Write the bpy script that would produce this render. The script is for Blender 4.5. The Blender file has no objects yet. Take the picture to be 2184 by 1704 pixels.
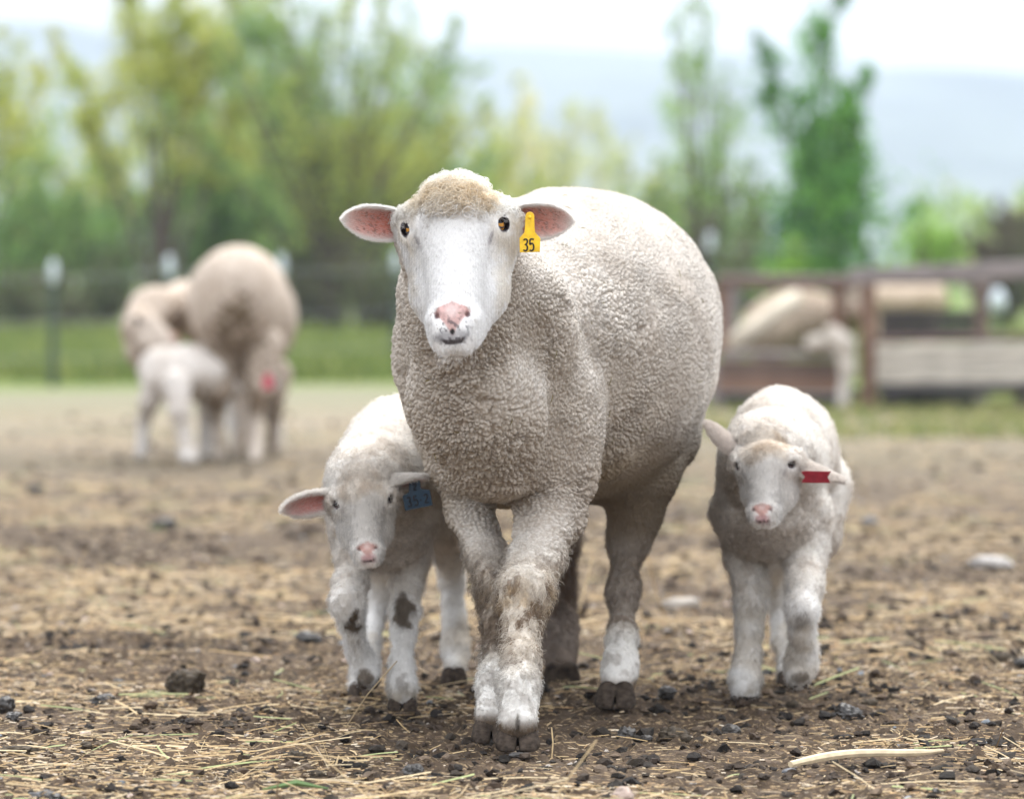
import bpy, math, time
import numpy as np
from mathutils import Vector, Matrix, Euler

T0 = time.time()
scene = bpy.context.scene
COL = scene.collection
rng = np.random.default_rng(7)

# ------------------------------------------------------------------ camera
CAM_H = 0.62
cd = bpy.data.cameras.new('camera')
cam = bpy.data.objects.new('camera', cd)
COL.objects.link(cam)
cam.location = (0, 0, CAM_H)
cam.rotation_euler = (math.radians(90), 0, 0)
cd.sensor_width = 36.0
cd.lens = 162.2
cd.shift_y = -0.1232
cd.clip_start = 0.1
cd.clip_end = 9000
cd.dof.use_dof = True
cd.dof.focus_distance = 6.04
cd.dof.aperture_fstop = 4.9
scene.camera = cam

# ------------------------------------------------------------------ light
SUN_EL, SUN_ROT = math.radians(58), math.radians(20)
world = bpy.data.worlds.new('World')
scene.world = world
world.use_nodes = True
wt = world.node_tree
for n in list(wt.nodes): wt.nodes.remove(n)
wo = wt.nodes.new('ShaderNodeOutputWorld')
bgn = wt.nodes.new('ShaderNodeBackground'); bgn.inputs['Strength'].default_value = 0.1
sky = wt.nodes.new('ShaderNodeTexSky'); sky.sky_type = 'NISHITA'; sky.sun_disc = False
sky.sun_elevation = SUN_EL; sky.sun_rotation = SUN_ROT
sky.air_density = 1.0; sky.dust_density = 2.0
tc = wt.nodes.new('ShaderNodeTexCoord')
sx = wt.nodes.new('ShaderNodeSeparateXYZ'); wt.links.new(tc.outputs['Generated'], sx.inputs[0])
# overcast luminance: (1 + 2 sin(elevation)) / 3, the same all round
mp = wt.nodes.new('ShaderNodeMapRange'); wt.links.new(sx.outputs['Z'], mp.inputs[0])
mp.inputs[1].default_value = 0; mp.inputs[2].default_value = 1
mp.inputs[3].default_value = 5.9; mp.inputs[4].default_value = 17.0
nz = wt.nodes.new('ShaderNodeTexNoise'); nz.inputs['Scale'].default_value = 2.2; nz.inputs['Detail'].default_value = 5
wt.links.new(tc.outputs['Generated'], nz.inputs['Vector'])
mr = wt.nodes.new('ShaderNodeMapRange'); wt.links.new(nz.outputs[0], mr.inputs[0])
mr.inputs[1].default_value = 0.3; mr.inputs[2].default_value = 0.7
mr.inputs[3].default_value = 0.9; mr.inputs[4].default_value = 1.1
mm = wt.nodes.new('ShaderNodeMath'); mm.operation = 'MULTIPLY'
wt.links.new(mp.outputs[0], mm.inputs[0]); wt.links.new(mr.outputs[0], mm.inputs[1])
cc = wt.nodes.new('ShaderNodeVectorMath'); cc.operation = 'SCALE'
cc.inputs[0].default_value = (0.97, 0.985, 1.02)
wt.links.new(mm.outputs[0], cc.inputs['Scale'])
mx = wt.nodes.new('ShaderNodeMixRGB'); mx.inputs[0].default_value = 0.85
wt.links.new(sky.outputs[0], mx.inputs[1]); wt.links.new(cc.outputs[0], mx.inputs[2])
wt.links.new(mx.outputs[0], bgn.inputs['Color']); wt.links.new(bgn.outputs[0], wo.inputs['Surface'])

sl = bpy.data.lights.new('sun', 'SUN'); sl.energy = 1.5; sl.angle = math.radians(25); sl.color = (1, 0.97, 0.92)
so = bpy.data.objects.new('sun', sl); COL.objects.link(so)
_az = SUN_ROT
_sd = Vector((math.sin(_az) * math.cos(SUN_EL), math.cos(_az) * math.cos(SUN_EL), math.sin(SUN_EL)))
so.rotation_euler = _sd.to_track_quat('Z', 'Y').to_euler()
so.location = (0, 0, 30)

scene.view_settings.view_transform = 'Standard'
scene.view_settings.look = 'None'
scene.view_settings.gamma = 1
scene.view_settings.exposure = 1.12
scene.view_settings.use_curve_mapping = False
scene.render.engine = 'CYCLES'
scene.cycles.use_denoising = True
scene.cycles.max_bounces = 6
scene.cycles.diffuse_bounces = 4
scene.cycles.transparent_max_bounces = 6
scene.cycles.volume_bounces = 3
scene.cycles.use_adaptive_sampling = False

# ------------------------------------------------------------------ helpers
F_PX = 9840.0
def P(u, v, d):
    """a point of the place: bearing and height as surveyed, d metres down range"""
    return np.array([(u - 1092) / F_PX * d, d, CAM_H - (v - 583) / F_PX * d])
def gd(v):                      # distance of a ground point
    return CAM_H * F_PX / (v - 583)
def gp(u, v):
    d = gd(v); p = P(u, v, d); p[2] = 0; return p
def px(n, d): return n / F_PX * d

def nrm(v):
    v = np.asarray(v, float); return v / (np.linalg.norm(v, axis=-1, keepdims=True) + 1e-12)

def hash3(i, j, k, s=0):
    n = (i.astype(np.int64) * 73856093) ^ (j.astype(np.int64) * 19349663) ^ (k.astype(np.int64) * 83492791) ^ (s * 2654435761)
    n = (n ^ (n >> 13)) * 1274126177
    n = n & 0x7fffffff
    n = ((n ^ (n >> 15)) * 2246822519) & 0x7fffffff
    n = n ^ (n >> 13)
    return (n & 0xffffff).astype(np.float32) / float(0xffffff)

def vnoise(p, s=0):
    f = np.floor(p); i = f.astype(np.int64); t = (p - f).astype(np.float32); t = t * t * (3 - 2 * t)
    r = 0
    for a in (0, 1):
        wa = t[:, 0] if a else 1 - t[:, 0]
        for b in (0, 1):
            wb = t[:, 1] if b else 1 - t[:, 1]
            for c in (0, 1):
                wc = t[:, 2] if c else 1 - t[:, 2]
                r = r + wa * wb * wc * hash3(i[:, 0] + a, i[:, 1] + b, i[:, 2] + c, s)
    return r
def fbm(p, o=3, s=0):
    r = 0; a = 1; tot = 0
    for q in range(o):
        r = r + a * vnoise(p * 2 ** q, s + q); tot += a; a *= 0.5
    return r / tot
def worley(p, s=0):
    i = np.floor(p).astype(np.int64); fr = (p - i).astype(np.float32)
    d1 = np.full(len(p), 9, np.float32); d2 = d1.copy(); idn = np.zeros(len(p), np.float32)
    for a in (-1, 0, 1):
        for b in (-1, 0, 1):
            for c in (-1, 0, 1):
                I, J, K = i[:, 0] + a, i[:, 1] + b, i[:, 2] + c
                dx = a + hash3(I, J, K, s) - fr[:, 0]
                dy = b + hash3(I, J, K, s + 11) - fr[:, 1]
                dz = c + hash3(I, J, K, s + 23) - fr[:, 2]
                d = np.sqrt(dx * dx + dy * dy + dz * dz)
                nearer = d < d1
                d2 = np.where(nearer, d1, np.minimum(d2, d)); d1 = np.where(nearer, d, d1)
    return d1, d2

def sstep(a, b, x):
    t = np.clip((x - a) / (b - a), 0, 1); return t * t * (3 - 2 * t)
def mixc(c1, c2, w):
    w = np.asarray(w)[..., None]; return np.asarray(c1) * (1 - w) + np.asarray(c2) * w

def mesh_np(name, V, Fc, cols=None, smooth=True):
    """fast mesh: Fc is (n,3) or (n,4)"""
    V = np.ascontiguousarray(V, np.float32); Fc = np.ascontiguousarray(Fc, np.int32)
    me = bpy.data.meshes.new(name)
    n, k = Fc.shape
    me.vertices.add(len(V)); me.vertices.foreach_set('co', V.ravel())
    me.loops.add(n * k); me.loops.foreach_set('vertex_index', Fc.ravel())
    me.polygons.add(n); me.polygons.foreach_set('loop_start', np.arange(0, n * k, k, dtype=np.int32))
    me.polygons.foreach_set('loop_total', np.full(n, k, np.int32))
    me.polygons.foreach_set('use_smooth', np.full(n, smooth))
    me.update(calc_edges=True); me.validate()
    if cols is not None: set_col(me, cols)
    return me
def set_col(me, cols):
    a = me.attributes.new('col', 'FLOAT_COLOR', 'POINT')
    c = np.ones((len(me.vertices), 4), np.float32); c[:, :3] = cols
    a.data.foreach_set('color', c.ravel())
def get_co(me):
    a = np.empty(len(me.vertices) * 3, np.float32); me.vertices.foreach_get('co', a); return a.reshape(-1, 3)
def get_no(me):
    a = np.empty(len(me.vertices) * 3, np.float32); me.vertices.foreach_get('normal', a) if False else None
    a = np.empty(len(me.vertices) * 3, np.float32)
    me.vertex_normals.foreach_get('vector', a); return a.reshape(-1, 3)

def link(name, data, parent=None, mat=None, loc=None):
    o = bpy.data.objects.new(name, data); COL.objects.link(o)
    if parent is not None: o.parent = parent
    if loc is not None: o.location = loc
    if mat is not None: data.materials.append(mat)
    return o
def thing(name, label, cat, loc=(0, 0, 0), rotz=0, group=None):
    o = bpy.data.objects.new(name, None); COL.objects.link(o)
    o.empty_display_size = 0.1
    o.location = loc; o.rotation_euler = (0, 0, rotz)
    return tag(o, label, cat, group)
def tag(o, label=None, cat=None, group=None, kind=None):
    if label: o['label'] = label
    if cat: o['category'] = cat
    if group: o['group'] = group
    if kind: o['kind'] = kind
    return o

class MB:
    """collects simple solids into one mesh"""
    def __init__(s): s.V = []; s.F = []; s.n = 0
    def add(s, V, F):
        s.V.append(np.asarray(V, float)); s.F.extend([tuple(int(i) + s.n for i in f) for f in F]); s.n += len(V)
    def box(s, c, size, R=None, jit=0.0):
        q = np.array([[x, y, z] for x in (-.5, .5) for y in (-.5, .5) for z in (-.5, .5)]) * size
        if jit: q = q + rng.normal(0, jit, q.shape)
        if R is not None: q = q @ np.asarray(R).T
        s.add(q + np.asarray(c), [(0, 1, 3, 2), (4, 6, 7, 5), (0, 4, 5, 1), (2, 3, 7, 6), (0, 2, 6, 4), (1, 5, 7, 3)])
    def tube(s, pts, rad, n=8, cap=True):
        pts = np.asarray(pts, float); m = len(pts); rad = np.broadcast_to(rad, (m,))
        tg = np.gradient(pts, axis=0); tg = nrm(tg)
        ref = np.array([0, 0, 1.0]) if abs(tg[0][2]) < .9 else np.array([1.0, 0, 0])
        V = []
        for i in range(m):
            a = nrm(np.cross(tg[i], ref)); b = np.cross(tg[i], a)
            for k in range(n):
                t = 2 * math.pi * k / n
                V.append(pts[i] + rad[i] * (math.cos(t) * a + math.sin(t) * b))
        F = [(i * n + k, i * n + (k + 1) % n, (i + 1) * n + (k + 1) % n, (i + 1) * n + k) for i in range(m - 1) for k in range(n)]
        if cap: F.append(tuple(range(n))[::-1]); F.append(tuple((m - 1) * n + k for k in range(n)))
        s.add(V, F)
    def mesh(s, name, smooth=False):
        me = bpy.data.meshes.new(name)
        me.from_pydata(np.concatenate(s.V).tolist(), [], s.F); me.update()
        if smooth: me.polygons.foreach_set('use_smooth', [True] * len(me.polygons))
        return me
def bevel(o, w, seg=2):
    m = o.modifiers.new('bevel', 'BEVEL'); m.width = w; m.segments = seg; m.limit_method = 'ANGLE'

# ------------------------------------------------------------------ materials
def new_mat(name):
    m = bpy.data.materials.new(name); m.use_nodes = True
    nt = m.node_tree; b = nt.nodes['Principled BSDF']
    return m, nt, b
def N(nt, typ, **kw):
    n = nt.nodes.new(typ)
    for k, v in kw.items():
        if k in n.inputs: n.inputs[k].default_value = v
        else: setattr(n, k, v)
    return n
def vc_mat(name, rough=0.9, spec=0.2, bump=None, bumpd=0.002, var=0.0, varscale=60, sss=0.0, transl=0.0):
    m, nt, b = new_mat(name)
    at = N(nt, 'ShaderNodeAttribute', attribute_name='col')
    src = at.outputs['Color']
    if var:
        no = N(nt, 'ShaderNodeTexNoise', Scale=varscale, Detail=4.0)
        tcn = N(nt, 'ShaderNodeTexCoord'); nt.links.new(tcn.outputs['Object'], no.inputs['Vector'])
        r = N(nt, 'ShaderNodeMapRange'); nt.links.new(no.outputs[0], r.inputs[0])
        r.inputs[1].default_value = .3; r.inputs[2].default_value = .7
        r.inputs[3].default_value = 1 - var; r.inputs[4].default_value = 1 + var
        vm = N(nt, 'ShaderNodeVectorMath', operation='SCALE'); nt.links.new(src, vm.inputs[0]); nt.links.new(r.outputs[0], vm.inputs['Scale'])
        src = vm.outputs[0]
    nt.links.new(src, b.inputs['Base Color'])
    b.inputs['Roughness'].default_value = rough
    b.inputs['Specular IOR Level'].default_value = spec
    if sss:
        b.inputs['Subsurface Weight'].default_value = sss
        b.inputs['Subsurface Radius'].default_value = (1, .5, .35); b.inputs['Subsurface Scale'].default_value = 0.004
    if bump:
        tcn = N(nt, 'ShaderNodeTexCoord')
        no = N(nt, 'ShaderNodeTexNoise', Scale=bump, Detail=5.0); nt.links.new(tcn.outputs['Object'], no.inputs['Vector'])
        bp = N(nt, 'ShaderNodeBump', Strength=1.0, Distance=bumpd); nt.links.new(no.outputs[0], bp.inputs['Height'])
        nt.links.new(bp.outputs[0], b.inputs['Normal'])
    if transl:
        out = nt.nodes['Material Output']
        tr = N(nt, 'ShaderNodeBsdfTranslucent'); nt.links.new(src, tr.inputs['Color'])
        ms = N(nt, 'ShaderNodeMixShader'); ms.inputs[0].default_value = transl
        nt.links.new(b.outputs[0], ms.inputs[1]); nt.links.new(tr.outputs[0], ms.inputs[2])
        nt.links.new(ms.outputs[0], out.inputs['Surface'])
    return m
def plain_mat(name, c, rough=0.6, spec=0.4, var=0.15, scale=20, bump=0.0, coat=0.0):
    m, nt, b = new_mat(name)
    tcn = N(nt, 'ShaderNodeTexCoord')
    no = N(nt, 'ShaderNodeTexNoise', Scale=float(scale), Detail=5.0); nt.links.new(tcn.outputs['Object'], no.inputs['Vector'])
    cr = N(nt, 'ShaderNodeValToRGB'); nt.links.new(no.outputs[0], cr.inputs[0])
    cr.color_ramp.elements[0].position = .3; cr.color_ramp.elements[1].position = .7
    cr.color_ramp.elements[0].color = (*[x * (1 - var) for x in c], 1); cr.color_ramp.elements[1].color = (*[min(1, x * (1 + var)) for x in c], 1)
    nt.links.new(cr.outputs[0], b.inputs['Base Color'])
    b.inputs['Roughness'].default_value = rough; b.inputs['Specular IOR Level'].default_value = spec
    if coat: b.inputs['Coat Weight'].default_value = coat
    if bump:
        bp = N(nt, 'ShaderNodeBump', Strength=1.0, Distance=bump); nt.links.new(no.outputs[0], bp.inputs['Height'])
        nt.links.new(bp.outputs[0], b.inputs['Normal'])
    return m
def hair_mat(name, transl=0.35, rough=.7):
    m, nt, b = new_mat(name)
    at = N(nt, 'ShaderNodeAttribute', attribute_name='col')
    b.inputs['Roughness'].default_value = rough; b.inputs['Specular IOR Level'].default_value = .25
    nt.links.new(at.outputs['Color'], b.inputs['Base Color'])
    tr = N(nt, 'ShaderNodeBsdfTranslucent'); nt.links.new(at.outputs['Color'], tr.inputs['Color'])
    ms = N(nt, 'ShaderNodeMixShader'); ms.inputs[0].default_value = transl
    nt.links.new(b.outputs[0], ms.inputs[1]); nt.links.new(tr.outputs[0], ms.inputs[2])
    nt.links.new(ms.outputs[0], nt.nodes['Material Output'].inputs['Surface'])
    return m

M_SKIN = vc_mat('fleece_and_skin', rough=.95, spec=.1, bump=900.0, bumpd=.0012, var=.08, varscale=220)
M_EAR = vc_mat('ear_skin', rough=.8, spec=.2, bump=700.0, bumpd=.0006, var=.1, varscale=150, transl=.25)
M_HAIR = hair_mat('sheep_hair')
M_HOOF = plain_mat('hoof_horn', (.050, .038, .029), .85, .08, .6, 90, .001)
M_PUPIL = plain_mat('pupil_black', (.006, .005, .005), .06, .6, 0.0)
M_NUM = plain_mat('number_ink', (.012, .012, .015), .5, .3, 0.0)
def eye_mat(name, iris):
    m, nt, b = new_mat(name)
    tcn = N(nt, 'ShaderNodeTexCoord'); sp = N(nt, 'ShaderNodeSeparateXYZ'); nt.links.new(tcn.outputs['Object'], sp.inputs[0])
    # eye looks along -Y of its own frame; pupil is a wide slot
    def math_(op, a, b_=None):
        n = N(nt, 'ShaderNodeMath', operation=op)
        for i, q in enumerate((a, b_)):
            if q is None: continue
            if isinstance(q, (int, float)): n.inputs[i].default_value = q
            else: nt.links.new(q, n.inputs[i])
        return n.outputs[0]
    X, Z = sp.outputs['X'], sp.outputs['Z']
    r2 = math_('ADD', math_('MULTIPLY', X, X), math_('MULTIPLY', Z, Z)); r = math_('SQRT', r2)
    xs = math_('DIVIDE', X, .44); zs = math_('DIVIDE', Z, .20)
    pr = math_('SQRT', math_('ADD', math_('MULTIPLY', xs, xs), math_('MULTIPLY', zs, zs)))
    pup = math_('LESS_THAN', pr, 1.0); rim = math_('GREATER_THAN', r, .88)
    mx1 = N(nt, 'ShaderNodeMixRGB'); mx1.inputs[1].default_value = (*iris, 1); mx1.inputs[2].default_value = (.004, .004, .006, 1)
    nt.links.new(math_('MAXIMUM', pup, rim), mx1.inputs[0]); nt.links.new(mx1.outputs[0], b.inputs['Base Color'])
    b.inputs['Roughness'].default_value = .06; b.inputs['Specular IOR Level'].default_value = .28
    return m
M_EYE = eye_mat('amber_eye', (.60, .29, .06))
M_EYE_D = eye_mat('dark_eye', (.02, .014, .012))

# ------------------------------------------------------------------ implicit surfaces
class Field:
    def __init__(s, lo, hi, h):
        s.lo = np.asarray(lo, float); s.h = h
        s.n = np.ceil((np.asarray(hi) - s.lo) / h).astype(int) + 1
        s.F = np.full(s.n, 0.05, np.float32)
    def sl(s, lo, hi):
        a = np.clip(np.floor((lo - s.lo) / s.h).astype(int), 0, s.n - 1); b = np.clip(np.ceil((hi - s.lo) / s.h).astype(int) + 1, 1, s.n)
        g = [(s.lo[i] + s.h * np.arange(a[i], b[i])).astype(np.float32) for i in range(3)]
        return tuple(slice(a[i], b[i]) for i in range(3)), g[0][:, None, None], g[1][None, :, None], g[2][None, None, :]
    def comb(s, S, d, k, sub):
        A = s.F[S]
        if sub: A = -A
        m = np.maximum(k - np.abs(A - d), 0) / k if k > 0 else 0
        R = np.minimum(A, d) - m * m * k * .25
        s.F[S] = -R if sub else R
    def rc(s, a, b, ra, rb, k=.02, sub=False):
        a = np.asarray(a, float); b = np.asarray(b, float); m = max(ra, rb) + k + 2 * s.h + .004
        S, X, Y, Z = s.sl(np.minimum(a, b) - m, np.maximum(a, b) + m)
        ab = b - a; L = max(ab @ ab, 1e-9)
        t = np.clip(((X - a[0]) * ab[0] + (Y - a[1]) * ab[1] + (Z - a[2]) * ab[2]) / L, 0, 1)
        d = np.sqrt((X - a[0] - t * ab[0]) ** 2 + (Y - a[1] - t * ab[1]) ** 2 + (Z - a[2] - t * ab[2]) ** 2) - (ra + (rb - ra) * t)
        s.comb(S, d.astype(np.float32), k, sub)
    def el(s, c, r, R=None, k=.02, sub=False, pw=2.0):
        c = np.asarray(c, float); r = np.asarray(r, float); m = max(r) + k + 2 * s.h
        R = np.eye(3) if R is None else np.asarray(R)       # columns: local axes
        ext = np.sqrt(((R * r) ** 2).sum(1)) + k + 3 * s.h + .004
        S, X, Y, Z = s.sl(c - ext, c + ext)
        X = X - c[0]; Y = Y - c[1]; Z = Z - c[2]
        q = [X * R[0, i] + Y * R[1, i] + Z * R[2, i] for i in range(3)]
        k0 = sum((q[i] / r[i]) ** 2 for i in range(3)) ** .5; k1 = sum((q[i] / r[i] ** 2) ** 2 for i in range(3)) ** .5
        d = k0 * (k0 - 1) / np.maximum(k1, 1e-6)
        s.comb(S, d.astype(np.float32), k, sub)
    def chain(s, pts, rad, k=.02):
        for i in range(len(pts) - 1): s.rc(pts[i], pts[i + 1], rad[i], rad[i + 1], k)
    def cut_below(s, z):
        zz = (s.lo[2] + s.h * np.arange(s.n[2]))[None, None, :]
        s.F = np.maximum(s.F, (z - zz).astype(np.float32))
    def mesh(s):
        F = s.F; ins = F < 0
        nx, ny, nz_ = F.shape
        cnt = np.zeros((nx - 1, ny - 1, nz_ - 1), np.int8)
        for a in (0, 1):
            for b in (0, 1):
                for c in (0, 1): cnt += ins[a:nx - 1 + a, b:ny - 1 + b, c:nz_ - 1 + c]
        act = (cnt > 0) & (cnt < 8)
        I = np.argwhere(act); idx = np.full(act.shape, -1, np.int32); idx[act] = np.arange(len(I))
        co = np.array([[a, b, c] for a in (0, 1) for b in (0, 1) for c in (0, 1)])
        val = np.stack([F[I[:, 0] + q[0], I[:, 1] + q[1], I[:, 2] + q[2]] for q in co], 1)
        acc = np.zeros((len(I), 3)); n = np.zeros(len(I))
        for p in range(8):
            for q in range(p + 1, 8):
                if np.abs(co[p] - co[q]).sum() != 1: continue
                A, B = val[:, p], val[:, q]; m = (A < 0) != (B < 0)
                t = np.where(m, A / np.where(m, A - B, 1), 0)
                acc += m[:, None] * (co[p] + t[:, None] * (co[q] - co[p])); n += m
        V = s.lo + s.h * (I + acc / n[:, None])
        Q = []
        for ax in range(3):
            b_, c_ = (ax + 1) % 3, (ax + 2) % 3
            s0 = [slice(None)] * 3; s1 = [slice(None)] * 3
            s0[ax] = slice(0, -1); s1[ax] = slice(1, None)
            A = ins[tuple(s0)]; B = ins[tuple(s1)]
            E = np.argwhere(A != B)
            E = E[(E[:, b_] > 0) & (E[:, c_] > 0) & (E[:, b_] < F.shape[b_] - 1) & (E[:, c_] < F.shape[c_] - 1)]
            ob = np.zeros(3, int); ob[b_] = 1; oc = np.zeros(3, int); oc[c_] = 1
            g = lambda e: idx[e[:, 0], e[:, 1], e[:, 2]]
            q = np.stack([g(E - ob - oc), g(E - oc), g(E), g(E - ob)], 1)
            fl = ~A[E[:, 0], E[:, 1], E[:, 2]]
            q[fl] = q[fl][:, ::-1]
            Q.append(q)
        return V, np.concatenate(Q)

def frame(D, roll=0.0, yaw=0.0, pitch_z=.907):
    """head frame: columns lateral (+ = to the animal's left), down the face, out of the face"""
    pass

class Head:
    """local coords (l, t, n): l sideways, t from the brow down to the muzzle, n out of the face"""
    def __init__(s, O, pitch, yaw, roll, sc, ml=1.0, wl=1.0):
        # pitch: angle of the face below horizontal; 90 = hanging straight down
        p = math.radians(pitch)
        L = np.array([1.0, 0, 0]); D = np.array([0, -math.cos(p), -math.sin(p)]); Nn = np.array([0, -math.sin(p), math.cos(p)])
        R = np.array(Matrix.Rotation(math.radians(yaw), 3, 'Z') @ Matrix.Rotation(math.radians(roll), 3, 'Y'))
        s.R = R @ np.stack([L, D, Nn], 1); s.O = np.asarray(O, float); s.sc = sc; s.ml = ml; s.wl = wl
    def w(s, l, t, n):
        if t > 0: t = t * s.ml
        return s.O + s.sc * (s.R @ np.array([l * s.wl, t, n]))
    def loc(s, V):
        q = ((V - s.O) @ s.R) / s.sc
        q = q.copy(); q[:, 0] /= s.wl; q[:, 1] = np.where(q[:, 1] > 0, q[:, 1] / s.ml, q[:, 1]); return q
    def build(s, F, lamb=False):
        c = s.sc; w = s.w; R = s.R
        E = lambda l, t, n, a, b, d, k=.02, sub=False: F.el(w(l, t, n), np.array([a * s.wl, b * (s.ml if t > 0 else 1), d]) * c, R, k * c, sub)
        K = lambda a, b, ra, rb, k=.02, sub=False: F.rc(w(*a), w(*b), ra * c, rb * c, k * c, sub)
        E(0, .002, -.066, .069, .062, .060)                    # cranium
        E(0, -.008, -.064, .074, .029, .050, .022)
        for q in (-1, 1): E(q * .046, -.014, -.064, .036, .026, .040, .02)              # poll
        E(0, -.016, -.062, .076, .022, .042, .03)
        K((0, -.01, -.045), (0, .118, -.034), .046, .032, .02)  # nasal bridge
        for q in (-1, 1):
            E(q * .056, -.006, -.040, .022, .024, .024, .018)  # orbit
            K((q * .040, .015, -.080), (q * .031, .070, -.078), .035, .031, .02)   # cheek
            K((q * .031, .070, -.078), (q * .012, .122, -.066), .031, .023, .02)
            E(q * .015, .142, -.028, .020, .026, .022, .012)   # lip pads
            E(q * .020, .128, -.014, .016, .014, .012, .01)     # nostril wings
        E(0, .130, -.030, .034, .030, .028, .015)              # muzzle
        K((0, .10, -.085), (0, .140, -.052), .030, .0185, .012)  # jaw, chin
        # carved features
        for q in (-1, 1):
            E(q * .066, .001, -.0305, .0135 if lamb else .0120, .0115 if lamb else .0085, .0135 if lamb else .012, .003, True)     # eye socket
            if not lamb: K((q * .050, -.0125, -.022), (q * .068, -.011, -.036), .0065, .0055, .006)    # brow lid
            K((q * .026, .120, -.004), (q * .019, .132, .001), .0035, .0040, .002, True)  # nostril
            K((q * .019, .132, .001), (q * .008, .141, .002), .0038, .0016, .002, True)
        K((-.022, .152, -.030), (-.010, .159, -.014), .0008, .0012, .0015, True)         # mouth
        K((.022, .152, -.030), (.010, .159, -.014), .0008, .0012, .0015, True)
        K((-.010, .159, -.014), (.010, .159, -.014), .0015, .0015, .0015, True)
        K((0, .143, .001), (0, .160, -.006), .0014, .0014, .002, True)                # philtrum

def subdiv(me):
    o = bpy.data.objects.new('tmp', me); COL.objects.link(o)
    m = o.modifiers.new('s', 'SUBSURF'); m.levels = 1; m.render_levels = 1
    dg = bpy.context.evaluated_depsgraph_get(); r = bpy.data.meshes.new_from_object(o.evaluated_get(dg))
    bpy.data.objects.remove(o); bpy.data.meshes.remove(me); return r

def hair(name, parent, base, roots, nrmv, cols, length, radius, comb=None, comb_w=.5, curl=.3, npts=5, seed=1, mat=None, curlf=1.0, droop=0.0):
    """curves grown from roots; arrays per root"""
    g = np.random.default_rng(seed); n = len(roots)
    if n == 0: return None
    length = np.broadcast_to(length, (n,)); radius = np.broadcast_to(radius, (n,))
    d = nrmv.copy()
    if comb is not None:
        cw = np.broadcast_to(comb_w, (n,))[:, None]
        tan = comb - (comb * nrmv).sum(1, keepdims=True) * nrmv
        d = d * (1 - cw) + nrm(tan) * cw
    d = nrm(d + g.normal(0, .22, (n, 3)))
    side = nrm(np.cross(d, g.normal(0, 1, (n, 3)))); side2 = np.cross(d, side)
    ph = g.uniform(0, 6.28, n)
    pts = np.zeros((n, npts, 3), np.float32)
    for i in range(npts):
        t = i / (npts - 1)
        cu = np.broadcast_to(curl, (n,)) * length
        a = ph + t * 5.5 * curlf
        off = (np.cos(a) - np.cos(ph))[:, None] * side + (np.sin(a) - np.sin(ph))[:, None] * side2
        p = roots + d * (length * t)[:, None] + off * (cu * .5)[:, None]
        p = p + np.array([0, 0, -1.0]) * (droop * length * t * t)[:, None]
        pts[:, i] = p - base
    cv = bpy.data.hair_curves.new(name)
    cv.add_curves([npts] * n)
    cv.attributes['position'].data.foreach_set('vector', pts.reshape(-1).astype(np.float32))
    ra = cv.attributes.new('radius', 'FLOAT', 'POINT') if 'radius' not in cv.attributes else cv.attributes['radius']
    prof = np.linspace(1, .45, npts)
    ra.data.foreach_set('value', (radius[:, None] * prof[None]).astype(np.float32).ravel())
    ca = cv.attributes.new('col', 'FLOAT_COLOR', 'CURVE')
    c4 = np.ones((n, 4), np.float32); c4[:, :3] = np.clip(cols, 0, 1); ca.data.foreach_set('color', c4.ravel())
    o = link(name, cv, parent, mat or M_HAIR)
    return o

def scatter(V, Q, Nv, n, dens, seed):
    """random points on quads; dens per vertex weights"""
    g = np.random.default_rng(seed)
    a = V[Q]; ar = .5 * np.linalg.norm(np.cross(a[:, 2] - a[:, 0], a[:, 3] - a[:, 1]), axis=1)
    w = ar * dens[Q].mean(1); w = w / w.sum()
    f = g.choice(len(Q), n, p=w); u = g.random((n, 1)); v = g.random((n, 1))
    W = np.concatenate([(1 - u) * (1 - v), u * (1 - v), u * v, (1 - u) * v], 1)
    q = Q[f]
    return q, W

def blend(A, q, W): return (A[q] * W[..., None]).sum(1)

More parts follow.
